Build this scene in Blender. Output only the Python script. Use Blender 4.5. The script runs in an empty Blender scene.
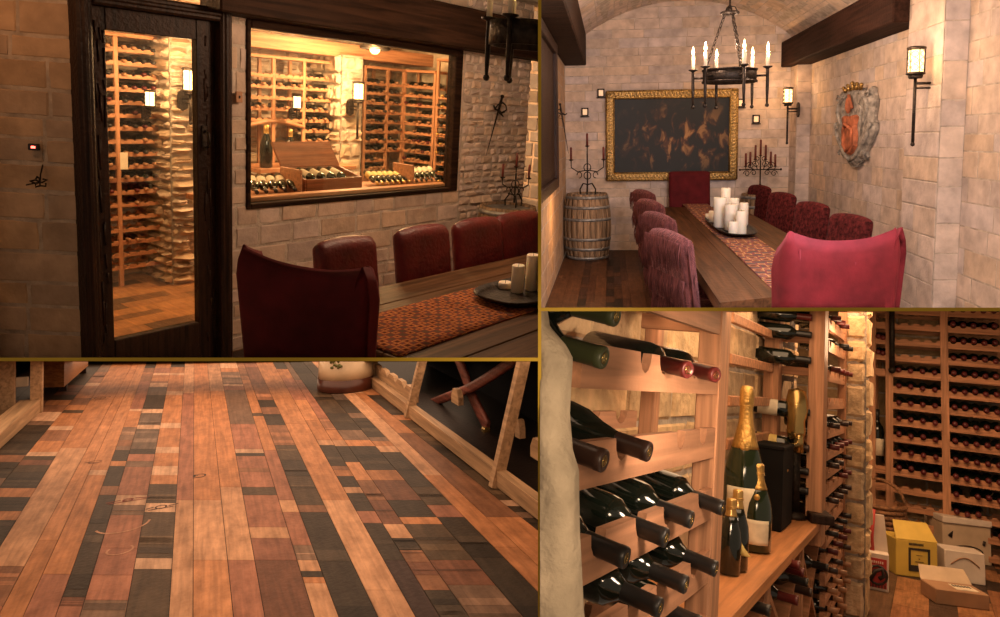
import bpy, bmesh, math, random
from mathutils import Matrix, Vector
PI = math.pi
scn = bpy.context.scene
COL = scn.collection
F, CX, CY = 700.0, 550.0, 215.0          # focal length and optical centre, in pixels of the 1000 x 617 frame

def lin(r, g, b):
    def f(v):
        v /= 255.0
        return v / 12.92 if v <= 0.04045 else ((v + 0.055) / 1.055) ** 2.4
    return (f(r), f(g), f(b))

# ------------------------------------------------------------------ materials
def nt(name):
    m = bpy.data.materials.new(name); m.use_nodes = True
    t = m.node_tree; b = t.nodes['Principled BSDF']
    return m, t, b
def N(t, kind, **kw):
    n = t.nodes.new(kind)
    for k, v in kw.items():
        if k.startswith('i_'):
            n.inputs[k[2:].replace('_', ' ')].default_value = v
        else:
            setattr(n, k, v)
    return n
def mat(name, col, rough=0.6, metal=0.0, tint=False, var=0.25, vscale=(6, 6, 6), detail=6, bump=0.0, bscale=30.0,
        spec=0.5, sheen=0.0, coat=0.0, trans=0.0, alpha=1.0, sss=0.0, emis=None, estr=0.0, dark=None, distort=0.0):
    m, t, b = nt(name)
    L = t.links.new
    tc = N(t, 'ShaderNodeTexCoord')
    mp = N(t, 'ShaderNodeMapping'); mp.inputs['Scale'].default_value = vscale
    L(tc.outputs['Object'], mp.inputs['Vector'])
    no = N(t, 'ShaderNodeTexNoise'); no.inputs['Scale'].default_value = 1.0; no.inputs['Detail'].default_value = detail
    no.inputs['Distortion'].default_value = distort
    L(mp.outputs['Vector'], no.inputs['Vector'])
    rmp = N(t, 'ShaderNodeValToRGB')
    e = rmp.color_ramp.elements
    d = dark or tuple(c * (1 - var) ** 2 for c in col)
    l = tuple(min(1, c * (1 + var * .8)) for c in col)
    e[0].position = 0.3; e[0].color = (*d, 1); e[1].position = 0.7; e[1].color = (*l, 1)
    L(no.outputs['Fac'], rmp.inputs['Fac'])
    out = rmp.outputs['Color']
    if tint:
        at = N(t, 'ShaderNodeAttribute', attribute_name='tint')
        mx = N(t, 'ShaderNodeMix', data_type='RGBA', blend_type='MULTIPLY'); mx.inputs[0].default_value = 1.0
        L(out, mx.inputs[6]); L(at.outputs['Color'], mx.inputs[7]); out = mx.outputs[2]
    L(out, b.inputs['Base Color'])
    b.inputs['Roughness'].default_value = rough; b.inputs['Metallic'].default_value = metal
    b.inputs['Specular IOR Level'].default_value = spec
    if sheen:
        b.inputs['Sheen Weight'].default_value = sheen; b.inputs['Sheen Roughness'].default_value = .35
        b.inputs['Sheen Tint'].default_value = (*[min(1, c * 2.5 + .1) for c in col], 1)
    if coat: b.inputs['Coat Weight'].default_value = coat; b.inputs['Coat Roughness'].default_value = .15
    if trans: b.inputs['Transmission Weight'].default_value = trans
    if sss: b.inputs['Subsurface Weight'].default_value = sss; b.inputs['Subsurface Radius'].default_value = (.02, .01, .005)
    if emis: b.inputs['Emission Color'].default_value = (*emis, 1); b.inputs['Emission Strength'].default_value = estr
    if bump:
        n2 = N(t, 'ShaderNodeTexNoise'); n2.inputs['Scale'].default_value = bscale; n2.inputs['Detail'].default_value = 5
        L(tc.outputs['Object'], n2.inputs['Vector'])
        bp = N(t, 'ShaderNodeBump'); bp.inputs['Strength'].default_value = bump; bp.inputs['Distance'].default_value = .02
        L(n2.outputs['Fac'], bp.inputs['Height']); L(bp.outputs['Normal'], b.inputs['Normal'])
    return m
def wood(name, col, axis=0, rough=.5, var=.35, bump=.15, tint=False, coat=0.0, fine=60, spec=.2):
    s = [fine] * 3; s[axis] = fine / 18
    return mat(name, col, rough, tint=tint, var=var, vscale=s, bump=bump, bscale=fine, coat=coat, detail=8, distort=.6, spec=spec)
def emit(name, col, strength):
    m, t, b = nt(name)
    b.inputs['Base Color'].default_value = (*col, 1)
    b.inputs['Emission Color'].default_value = (*col, 1); b.inputs['Emission Strength'].default_value = strength
    return m
def pane_glass(name, tintc=(.9, .95, .93), refl=.06):
    m, t, b = nt(name); L = t.links.new
    t.nodes.remove(b)
    o = t.nodes['Material Output']
    tr = N(t, 'ShaderNodeBsdfTransparent'); tr.inputs['Color'].default_value = (*tintc, 1)
    gl = N(t, 'ShaderNodeBsdfGlossy'); gl.inputs['Roughness'].default_value = .02
    mx = N(t, 'ShaderNodeMixShader'); mx.inputs[0].default_value = refl
    L(tr.outputs[0], mx.inputs[1]); L(gl.outputs[0], mx.inputs[2]); L(mx.outputs[0], o.inputs['Surface'])
    return m

M = {}
M['stone'] = mat('limestone_blocks', (.52, .44, .37), .88, tint=True, var=.16, vscale=(7, 7, 7), bump=.35, bscale=26)
M['mortar'] = mat('lime_mortar', (.47, .40, .33), .95, var=.2, vscale=(12, 12, 12), bump=.4, bscale=60)
M['stone_rough'] = mat('rough_hewn_stone', (.52, .43, .32), .9, tint=True, var=.35, vscale=(7, 7, 7), bump=.9, bscale=16)
M['dark_wood'] = wood('dark_stained_oak', (.026, .011, .006), 2, .5, .5, .3, fine=45)
M['dark_wood_x'] = wood('dark_stained_oak_beam', (.028, .013, .007), 0, .7, .5, .3, fine=30, spec=.1)
M['rack_wood'] = wood('redwood_rack', (.48, .23, .12), 0, .5, .25, .05, fine=40)
M['rack_post'] = wood('redwood_post', (.50, .25, .135), 2, .5, .25, .05, fine=40)
M['table_wood'] = wood('table_oak', (.11, .055, .026), 0, .5, .35, .12, fine=26, spec=.06)
M['plank'] = wood('barrel_planks', (.9, .9, .9), 1, .5, .17, .12, tint=True, fine=50, spec=.12)
def _plank():
    m = M['plank']; t = m.node_tree; b = t.nodes['Principled BSDF']; L = t.links.new
    src = b.inputs['Base Color'].links[0].from_socket
    tc = N(t, 'ShaderNodeTexCoord'); mp = N(t, 'ShaderNodeMapping'); mp.inputs['Scale'].default_value = (9, 4, 5); L(tc.outputs['Object'], mp.inputs['Vector'])
    no = N(t, 'ShaderNodeTexNoise'); no.inputs['Scale'].default_value = 1.6; no.inputs['Detail'].default_value = 7; no.inputs['Roughness'].default_value = .65; L(mp.outputs[0], no.inputs['Vector'])
    r = N(t, 'ShaderNodeValToRGB'); e = r.color_ramp.elements; e[0].position = .36; e[0].color = (.42, .36, .30, 1); e[1].position = .62; e[1].color = (1.0, .98, .95, 1); L(no.outputs['Fac'], r.inputs['Fac'])
    mx = N(t, 'ShaderNodeMix', data_type='RGBA', blend_type='MULTIPLY'); mx.inputs[0].default_value = .62; L(src, mx.inputs[6]); L(r.outputs['Color'], mx.inputs[7]); L(mx.outputs[2], b.inputs['Base Color'])
_plank()
M['velvet'] = mat('crimson_velvet', (.125, .009, .014), .85, var=.2, vscale=(8, 8, 8), sheen=.12, bump=.12, bscale=25, spec=.2)
M['velvet_dark'] = mat('burgundy_velvet', (.09, .007, .010), .85, var=.2, vscale=(8, 8, 8), sheen=.2, bump=.1, bscale=25, spec=.2)
M['leather'] = mat('oxblood_leather', (.125, .010, .010), .42, var=.3, vscale=(7, 7, 7), bump=.25, bscale=45, spec=.35)
M['chenille'] = mat('rose_chenille', (.12, .038, .036), .85, var=.5, vscale=(35, 35, 12), sheen=.5, bump=.6, bscale=90, spec=.1)
M['fringe'] = mat('fringe_yarn', (.11, .036, .034), .85, var=.4, vscale=(60, 60, 5), spec=.1)
M['iron'] = mat('wrought_iron', (.035, .026, .020), .5, .7, var=.5, vscale=(30, 30, 30), bump=.3, bscale=60)
M['glass_dark'] = mat('bottle_glass', (.006, .009, .006), .08, var=.1, spec=.6, coat=.3)
M['glass_green'] = mat('green_bottle_glass', (.012, .022, .008), .08, var=.1, spec=.6, coat=.3)
M['cap_red'] = mat('red_capsule', (.10, .010, .010), .4, var=.2)
M['cap_black'] = mat('black_capsule', (.018, .016, .015), .4, var=.3)
M['cap_wood'] = mat('copper_capsule', (.40, .20, .10), .4, var=.2)
M['cap_gold'] = mat('gold_capsule', (.62, .38, .12), .3, .6, var=.2)
M['gold_foil'] = mat('gold_foil', (.66, .40, .12), .32, .8, var=.3, vscale=(40, 40, 10), bump=.3, bscale=90)
M['label_cream'] = mat('cream_label', (.70, .60, .44), .7, var=.12, vscale=(20, 20, 20))
M['label_yellow'] = mat('yellow_label', (.72, .52, .16), .6, var=.12, vscale=(20, 20, 20))
M['tag'] = mat('paper_tag', (.72, .62, .48), .8, var=.1)
M['chenille_dark'] = mat('burgundy_chenille', (.09, .014, .014), .85, var=.6, vscale=(30, 30, 30), sheen=.3, bump=.4, bscale=60, spec=.1)
M['wax'] = mat('candle_wax', (.82, .72, .55), .5, var=.06, vscale=(10, 10, 10), sss=.3)
M['wax_red'] = mat('red_candle_wax', (.13, .02, .012), .45, var=.2)
M['gilt'] = mat('gilt_moulding', (.42, .26, .08), .38, .75, var=.55, vscale=(40, 40, 40), bump=.4, bscale=60)
M['brass'] = mat('brass', (.55, .38, .14), .25, .9, var=.25)
M['steel'] = mat('galvanised_hoop', (.30, .30, .29), .5, .6, var=.3, vscale=(20, 20, 20))
M['flame'] = emit('candle_flame', (1, .62, .25), 26)
M['lamp_glass'] = emit('lit_lantern_glass', (1, .60, .26), 3.6)
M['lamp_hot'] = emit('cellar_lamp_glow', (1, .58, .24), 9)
M['pane'] = pane_glass('clear_pane')
M['black'] = mat('black_finish', (.012, .012, .012), .5, var=.2)
M['olive'] = mat('olive_paint', (.50, .32, .004), .6, var=.06)
def flat(name, rgb, rough=.7, **k): return mat(name, lin(*rgb), rough, var=k.pop('var', .12), **k)

# ------------------------------------------------------------------ mesh builder
class MB:
    def __init__(s): s.v = []; s.f = []; s.m = []; s.t = []; s.sm = []
    def add(s, vs, fs, mi=0, tint=(1, 1, 1), smooth=False, X=None):
        o = len(s.v)
        if X is not None: vs = [X @ Vector(p) for p in vs]
        s.v += [tuple(p) for p in vs]
        for f in fs:
            s.f.append([o + i for i in f]); s.m.append(mi); s.t.append(tint); s.sm.append(smooth)
        return s
    def box(s, c, d, X=None, ch=0.0, **k):
        hx, hy, hz = d[0] / 2, d[1] / 2, d[2] / 2; c = Vector(c)
        if ch <= 0:
            vs = [c + Vector((x * hx, y * hy, z * hz)) for x in (-1, 1) for y in (-1, 1) for z in (-1, 1)]
            fs = [(0, 1, 3, 2), (4, 6, 7, 5), (0, 4, 5, 1), (2, 3, 7, 6), (0, 2, 6, 4), (1, 5, 7, 3)]
            return s.add(vs, fs, X=X, **k)
        ch = min(ch, hx * .9, hy * .9, hz * .9)
        vs = []; ix = {}
        for x in (-1, 1):
            for y in (-1, 1):
                for z in (-1, 1):
                    for a in range(3):
                        p = [x * hx, y * hy, z * hz]
                        for b in range(3):
                            if b != a: p[b] -= (x, y, z)[b] * ch
                        ix[(x, y, z, a)] = len(vs); vs.append(c + Vector(p))
        fs = []
        for a in range(3):
            for sg in (-1, 1):
                q = []
                for u, w in ((-1, -1), (1, -1), (1, 1), (-1, 1)):
                    key = [0, 0, 0]; key[a] = sg; key[(a + 1) % 3] = u; key[(a + 2) % 3] = w
                    q.append(ix[(*key, a)])
                fs.append(q if sg > 0 else q[::-1])
        for a in range(3):                      # edges along axis a
            b, d2 = (a + 1) % 3, (a + 2) % 3
            for u in (-1, 1):
                for w in (-1, 1):
                    k0 = [0, 0, 0]; k0[a] = -1; k0[b] = u; k0[d2] = w
                    k1 = list(k0); k1[a] = 1
                    q = [ix[(*k0, b)], ix[(*k1, b)], ix[(*k1, d2)], ix[(*k0, d2)]]
                    fs.append(q if u * w > 0 else q[::-1])
        for x in (-1, 1):
            for y in (-1, 1):
                for z in (-1, 1):
                    q = [ix[(x, y, z, 0)], ix[(x, y, z, 1)], ix[(x, y, z, 2)]]
                    fs.append(q if x * y * z > 0 else q[::-1])
        return s.add(vs, fs, X=X, **k)
    def tube(s, pts, r, n=8, closed=False, X=None, **k):
        pts = [Vector(p) for p in pts]; m = len(pts)
        rs = r if isinstance(r, (list, tuple)) else [r] * m
        vs = []; ref = None
        for i, p in enumerate(pts):
            if closed: d = pts[(i + 1) % m] - pts[i - 1]
            else: d = pts[min(i + 1, m - 1)] - pts[max(i - 1, 0)]
            d.normalize()
            if ref is None: ref = Vector((0, 0, 1)) if abs(d.z) < .9 else Vector((1, 0, 0))
            a = d.cross(ref)
            if a.length < 1e-4: a = d.orthogonal()
            a.normalize(); b = a.cross(d).normalized(); ref = b
            for j in range(n):
                t = 2 * PI * j / n
                vs.append(p + (a * math.cos(t) + b * math.sin(t)) * rs[i])
        fs = []
        for i in range(m if closed else m - 1):
            i2 = (i + 1) % m
            for j in range(n):
                fs.append((i * n + j, i * n + (j + 1) % n, i2 * n + (j + 1) % n, i2 * n + j))
        if not closed:
            fs.append(tuple(range(n))[::-1]); fs.append(tuple((m - 1) * n + j for j in range(n)))
        k.setdefault('smooth', True)
        return s.add(vs, fs, X=X, **k)
    def lathe(s, prof, n=24, X=None, mats=None, **k):
        vs = []; fs = []
        for (r, z) in prof:
            for j in range(n):
                t = 2 * PI * j / n; vs.append((r * math.cos(t), r * math.sin(t), z))
        k.setdefault('smooth', True)
        o = len(s.v)
        for i in range(len(prof) - 1):
            for j in range(n):
                fs.append((i * n + j, i * n + (j + 1) % n, (i + 1) * n + (j + 1) % n, (i + 1) * n + j))
        s.add(vs, fs, X=X, **k)
        if mats:
            base = len(s.m) - len(fs)
            for i in range(len(prof) - 1):
                for j in range(n): s.m[base + i * n + j] = mats[i]
        if prof[0][0] > 1e-5: s.f.append([o + j for j in range(n)][::-1]); s.m.append(mats[0] if mats else k.get('mi', 0)); s.t.append(k.get('tint', (1, 1, 1))); s.sm.append(False)
        if prof[-1][0] > 1e-5: s.f.append([o + (len(prof) - 1) * n + j for j in range(n)]); s.m.append(mats[-1] if mats else k.get('mi', 0)); s.t.append(k.get('tint', (1, 1, 1))); s.sm.append(False)
        return s
    def prism(s, poly, a, b, X=None, **k):
        """polygon in local x,z extruded along y from a to b"""
        n = len(poly)
        vs = [(x, a, z) for x, z in poly] + [(x, b, z) for x, z in poly]
        fs = [tuple(range(n)), tuple(range(2 * n - 1, n - 1, -1))]
        fs += [(i, i + n, (i + 1) % n + n, (i + 1) % n) for i in range(n)]
        return s.add(vs, fs, X=X, **k)
    def hull(s, a, b, **k):
        """closed solid between two equal loops of points"""
        n = len(a)
        fs = [tuple(range(n))[::-1], tuple(range(n, 2 * n))] + [(i, (i + 1) % n, (i + 1) % n + n, i + n) for i in range(n)]
        return s.add(list(a) + list(b), fs, **k)
    def shell(s, fo, fi, nu, nv, **k):
        """closed solid between an outer and an inner surface, both functions of (u, v)"""
        vs = []; W = nv + 1
        for g in (fo, fi):
            for i in range(nu + 1):
                for j in range(nv + 1): vs.append(g(i / nu, j / nv))
        H = (nu + 1) * W; fs = []
        for i in range(nu):
            for j in range(nv):
                a = i * W + j
                fs.append((a, a + W, a + W + 1, a + 1)); fs.append((H + a, H + a + 1, H + a + W + 1, H + a + W))
        for i in range(nu):
            a = i * W; fs.append((a, H + a, H + a + W, a + W)); a += nv; fs.append((a, a + W, H + a + W, H + a))
        for j in range(nv):
            fs.append((j, j + 1, H + j + 1, H + j)); a = nu * W + j; fs.append((a, H + a, H + a + 1, a + 1))
        k.setdefault('smooth', True)
        return s.add(vs, fs, **k)
    def sphere(s, c, r, n=12, X=None, sc=(1, 1, 1), **k):
        m = n // 2; pr = [(math.sin(PI * i / m), -math.cos(PI * i / m)) for i in range(m + 1)]
        T = Matrix.Translation(Vector(c)) @ Matrix.Diagonal((r * sc[0], r * sc[1], r * sc[2], 1))
        if X is not None: T = X @ T
        return s.lathe([(max(a, 0), b) for a, b in pr], n, X=T, **k)
    def mesh(s, name, mats):
        me = bpy.data.meshes.new(name); me.from_pydata(s.v, [], s.f)
        for m in mats: me.materials.append(M[m] if isinstance(m, str) else m)
        me.polygons.foreach_set('material_index', s.m)
        me.polygons.foreach_set('use_smooth', s.sm)
        if any(t != (1, 1, 1) for t in s.t):
            ca = me.color_attributes.new('tint', 'FLOAT_COLOR', 'CORNER')
            d = []
            for p, t in zip(me.polygons, s.t): d += [t[0], t[1], t[2], 1.0] * p.loop_total
            ca.data.foreach_set('color', d)
        else:
            ca = me.color_attributes.new('tint', 'FLOAT_COLOR', 'CORNER')
            ca.data.foreach_set('color', [1.0] * (4 * len(me.loops)))
        me.update()
        return me
    def fix(s, me):
        bm = bmesh.new(); bm.from_mesh(me); bmesh.ops.remove_doubles(bm, verts=bm.verts, dist=1e-6)
        bmesh.ops.recalc_face_normals(bm, faces=bm.faces); bm.to_mesh(me); bm.free()

# ------------------------------------------------------------------ rooms
class Room:
    """a room frame: x along W, y along D, z up, floor at z = 0; the eye stands at (0, 0, h)"""
    def __init__(s, p, r, y, h, B=None):
        s.R = B if B else (Matrix.Rotation(math.radians(y), 3, 'Z') @ Matrix.Rotation(math.radians(p), 3, 'X') @ Matrix.Rotation(math.radians(r), 3, 'Y'))
        s.h = h; s.M = s.R.to_4x4() @ Matrix.Translation((0, 0, -h)); s.e = Vector((0, 0, h)); s.clipb = None
    def ray(s, x, y): return s.R.transposed() @ Vector(((x - CX) / F, 1, -(y - CY) / F))
    def pl(s, x, y, ax, v):
        r = s.ray(x, y); return s.e + r * ((v - s.e[ax]) / r[ax])
    def fl(s, x, y, z=0.0): return s.pl(x, y, 2, z)
    def at(s, x, y, Y): return s.e + s.ray(x, y) * Y
    def pn(s, x, y, P, n):
        r = s.ray(x, y); return s.e + r * ((Vector(P) - s.e).dot(n) / r.dot(n))

def obj(name, mb, mats, room=None, local=None, parent=None, fix=True):
    me = mb.mesh(name, mats)
    if fix: mb.fix(me)
    o = bpy.data.objects.new(name, me); COL.objects.link(o)
    L = local if local is not None else Matrix.Identity(4)
    if parent is not None:
        o.parent = parent; o.matrix_parent_inverse = Matrix.Identity(4); o.matrix_local = L
    elif room is not None: o.matrix_world = room.M @ L
    return o
def thing(name, room, local, label, cat, group=None):
    o = bpy.data.objects.new(name, None); COL.objects.link(o); o.empty_display_size = .1
    o.matrix_world = room.M @ local; o['label'] = label; o['category'] = cat
    if group: o['group'] = group
    return o
def tag(o, label, cat, group=None, kind=None):
    o['label'] = label; o['category'] = cat
    if group: o['group'] = group
    if kind: o['kind'] = kind
    return o
def struct(name, mb, mats, room, local=None, fix=True):
    o = obj(name, mb, mats, room, local, fix=fix); o['kind'] = 'structure'; return o
def dup(root, room, local, label=None, group=None):
    c = root.copy(); COL.objects.link(c); c.matrix_world = room.M @ local
    if label: c['label'] = label
    if group: c['group'] = group
    for a in list(root.children):
        b = a.copy(); COL.objects.link(b); b.parent = c
        for g in list(a.children):
            d = g.copy(); COL.objects.link(d); d.parent = b
    return c
def T(x, y, z): return Matrix.Translation((x, y, z))
def RZ(a): return Matrix.Rotation(math.radians(a), 4, 'Z')
def RX(a): return Matrix.Rotation(math.radians(a), 4, 'X')
def RY(a): return Matrix.Rotation(math.radians(a), 4, 'Y')
def basis(o, x, y, z):
    m = Matrix((x, y, z)).transposed().to_4x4(); m.translation = Vector(o); return m

def world_of(o):
    m = o.matrix_basis.copy()
    while o.parent is not None:
        o = o.parent; m = o.matrix_basis @ m
    return m
def cut(o, left=None, right=None, top=None, bottom=None):
    """trim an object and its parts flush with the partitions between the rooms"""
    pls = []
    if left is not None: pls.append(Vector((1, -(left - CX) / F, 0)))
    if right is not None: pls.append(-Vector((1, -(right - CX) / F, 0)))
    if bottom is not None: pls.append(Vector((0, (bottom - CY) / F, 1)))
    if top is not None: pls.append(-Vector((0, (top - CY) / F, 1)))
    todo = [o]
    while todo:
        q = todo.pop(); todo += list(q.children)
        if q.type != 'MESH': continue
        W = world_of(q); Wi = W.inverted()
        co = Wi @ Vector((0, 0, 0)); n3 = W.to_3x3().transposed()
        vals = [[(W @ v.co).dot(n) for v in q.data.vertices] for n in pls]
        if not any(min(v) < 0 for v in vals): continue
        if q.data.users > 1: q.data = q.data.copy()
        bm = bmesh.new(); bm.from_mesh(q.data)
        for n in pls:
            r = bmesh.ops.bisect_plane(bm, geom=bm.verts[:] + bm.edges[:] + bm.faces[:], dist=1e-6, plane_co=co, plane_no=(n3 @ n).normalized(), clear_inner=True)
            ed = [g for g in r['geom_cut'] if isinstance(g, bmesh.types.BMEdge)]
            if ed: bmesh.ops.holes_fill(bm, edges=ed)
        bm.to_mesh(q.data); empty = len(bm.faces) == 0; bm.free()
        if empty and not q.children:
            bpy.data.objects.remove(q)
LIM = {'TL': dict(right=539, bottom=359.5), 'TR': dict(left=540, bottom=309.5), 'BL': dict(right=539, top=359.5), 'BR': dict(left=540, top=309.5)}

# ------------------------------------------------------------------ shared shapes
def stone_wall(name, room, O, U, V, Nn, W, H, hr=(.14, .24), lr=(.22, .55), seed=1, holes=(), prot=.02, mats=('stone', 'mortar'),
               back=.12, fmap=None, tv=.18, lim=None, base=(1, 1, 1), gap=.008, kind='structure', rough=.25, hue=0.10, n=4, parent=None):
    """coursed stone blocks on a solid backing; O corner, U along, V up, Nn outward normal"""
    rnd = random.Random(seed); O, U, V, Nn = Vector(O), Vector(U).normalized(), Vector(V).normalized(), Vector(Nn).normalized()
    forced = sorted({0.0, H} | {min(max(h[2], 0), H) for h in holes} | {min(max(h[3], 0), H) for h in holes})
    vs = [0.0]
    for a, b in zip(forced, forced[1:]):
        m = max(1, round((b - a) / rnd.uniform(*hr)))
        w = [rnd.uniform(.75, 1.25) for _ in range(m)]; t = sum(w); z = a
        for x in w: z += (b - a) * x / t; vs.append(z)
    mb = MB()
    P = fmap or (lambda u, v, d: O + U * u + V * v + Nn * d)
    for v0, v1 in zip(vs, vs[1:]):
        if v1 - v0 < 1e-4: continue
        iv = [(0.0, W)]
        for (h0, h1, g0, g1) in holes:
            if v0 < g1 - 1e-4 and v1 > g0 + 1e-4:
                nx = []
                for a, b in iv:
                    if h1 <= a or h0 >= b: nx.append((a, b)); continue
                    if h0 > a: nx.append((a, h0))
                    if h1 < b: nx.append((h1, b))
                iv = nx
        for a, b in iv:
            q = [P(a, v0, 0), P(b, v0, 0), P(b, v1, 0), P(a, v1, 0)]; r = [P(a, v0, -back), P(b, v0, -back), P(b, v1, -back), P(a, v1, -back)]
            mb.hull(r, q, mi=1)
            u = a - (rnd.uniform(0, lr[0]) if a == 0 else 0)
            while u < b - 1e-3:
                L = rnd.uniform(*lr)
                if b - (u + L) < lr[0] * .5: L = b - u
                x0, x1 = max(u, a) + gap, min(u + L, b) - gap; y0, y1 = v0 + gap, v1 - gap; u += L
                if x1 - x0 < .02: continue
                t = 1 + rnd.uniform(-tv, tv); h = rnd.uniform(-hue, hue)
                tn = (base[0] * t * (1 + h * .5), base[1] * t, base[2] * t * (1 - h))
                pr = prot * rnd.uniform(.5, 1.4); e = min(.35 * (x1 - x0), .35 * (y1 - y0), prot * .7 + .004)
                jx = [x0, x0 + e] + [x0 + e + (x1 - x0 - 2 * e) * k / (n - 2) for k in range(1, n - 2)] + [x1 - e, x1]
                jy = [y0, y0 + e] + [y0 + e + (y1 - y0 - 2 * e) * k / (n - 2) for k in range(1, n - 2)] + [y1 - e, y1]
                tx, ty = rnd.uniform(-1, 1) * rough * pr, rnd.uniform(-1, 1) * rough * pr
                g = []
                for i, x in enumerate(jx):
                    for j, y in enumerate(jy):
                        edge = i in (0, len(jx) - 1) or j in (0, len(jy) - 1)
                        d = -.002 if edge else pr * (1 + rnd.uniform(-rough, rough)) + tx * (2 * i / (len(jx) - 1) - 1) + ty * (2 * j / (len(jy) - 1) - 1)
                        wob = 0 if not edge else rnd.uniform(-1, 1) * gap * .9
                        g.append(P(x + wob, y + wob, max(d, -.002)))
                k2 = len(jy)
                fs = [(i * k2 + j, (i + 1) * k2 + j, (i + 1) * k2 + j + 1, i * k2 + j + 1) for i in range(len(jx) - 1) for j in range(k2 - 1)]
                mb.add(g, fs, tint=tn, smooth=False)
    o = obj(name, mb, mats, room, parent=parent, fix=False)
    if kind: o['kind'] = kind
    if lim: cut(o, **lim)
    return o

def plank_floor(name, room, O, U, V, W, H, lw=.12, seed=3, cols=None, lim=None, bl=(.3, 1.6), thick=.02):
    """boards run along V; W across, H along"""
    rnd = random.Random(seed); mb = MB(); O, U, V = Vector(O), Vector(U), Vector(V); Z = Vector((0, 0, 1))
    u = 0
    while u < W:
        w = lw * rnd.choice((.7, 1, 1, 1.3)); v = -rnd.uniform(0, bl[0]); long_ = rnd.random() < .4
        while v < H:
            L = rnd.uniform(bl[1] * .6, bl[1] * 1.4) if long_ else rnd.uniform(bl[0] * .4, bl[0] * 1.8)
            a, b = max(v, 0), min(v + L, H); v += L
            if b - a < .01: continue
            c = rnd.choice(cols[0] if long_ else cols[1]); g = .0015
            q = [O + U * (u + g) + V * (a + g), O + U * (u + w - g) + V * (a + g), O + U * (u + w - g) + V * (b - g), O + U * (u + g) + V * (b - g)]
            mb.hull([p - Z * thick for p in q], q, tint=c)
        u += w
    q = [O, O + U * u, O + U * u + V * H, O + V * H]
    mb.hull([p - Z * (thick + .05) for p in q], [p - Z * .004 for p in q], tint=(.02, .012, .008))
    o = struct(name, mb, ['plank'], room)
    if lim: cut(o, **lim)
    return o

def bottle_profile(kind='bordeaux', s=1.0):
    if kind == 'magnum':
        return [(r * s, z * s) for r, z in [(0.0, .012), (.026, .001), (.034, .006), (.035, .125), (.031, .160), (.020, .200), (.0125, .235), (.0105, .268), (.0125, .270), (.0120, .305), (.0, .309)]]
    if kind == 'burgundy':
        p = [(0.0, .012), (.030, .001), (.040, .006), (.041, .14), (.036, .175), (.024, .205), (.016, .235), (.0145, .262), (.0148, .262), (.0150, .296), (.0, .297)]
    elif kind == 'champagne':
        p = [(0.0, .015), (.032, .001), (.044, .008), (.045, .13), (.041, .17), (.030, .21), (.020, .245), (.0165, .268), (.0175, .270), (.0175, .305), (.0, .309)]
    else:
        p = [(0.0, .012), (.030, .001), (.0375, .005), (.0375, .185), (.034, .203), (.022, .218), (.0145, .230), (.0140, .246), (.0150, .247), (.0150, .296), (.0, .297)]
    return [(r * s, z * s) for r, z in p]
def small_bottle(kind, cap, n=10):
    """whole bottle, base at the origin, neck along +Z"""
    pr = bottle_profile(kind); k = [0] * 8 + [1] * 3
    mb = MB(); mb.lathe(pr, n, mats=k[:len(pr) - 1] + ([1] if len(k) >= len(pr) else []))
    return mb

ORD = ['top', 'second', 'third', 'fourth', 'fifth', 'sixth', 'seventh', 'eighth', 'ninth', 'tenth', 'eleventh', 'twelfth', 'thirteenth',
       'fourteenth', 'fifteenth', 'sixteenth', 'seventeenth', 'eighteenth', 'nineteenth', 'twentieth', 'twenty-first', 'twenty-second']
SLOT = ['first', 'second', 'third', 'fourth', 'fifth', 'sixth', 'seventh', 'eighth', 'ninth', 'tenth']
def rail_poly(x0, x1, z, h, cuts, r, dp=.8):
    p = [(x0, z - h), (x1, z - h), (x1, z)]
    for c in sorted(cuts, reverse=True):
        if c + r > x1 or c - r < x0: continue
        for k in range(7):
            t = PI * k / 6; p.append((c + r * math.cos(t), z - r * dp * math.sin(t)))
    p.append((x0, z)); return p
BOT = {}
def far_bottle(cap):
    if cap not in BOT:
        mb = small_bottle('bordeaux', cap); me = mb.mesh('wine_bottle', ['glass_dark', cap]); mb.fix(me); BOT[cap] = me
    return BOT[cap]
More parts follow.
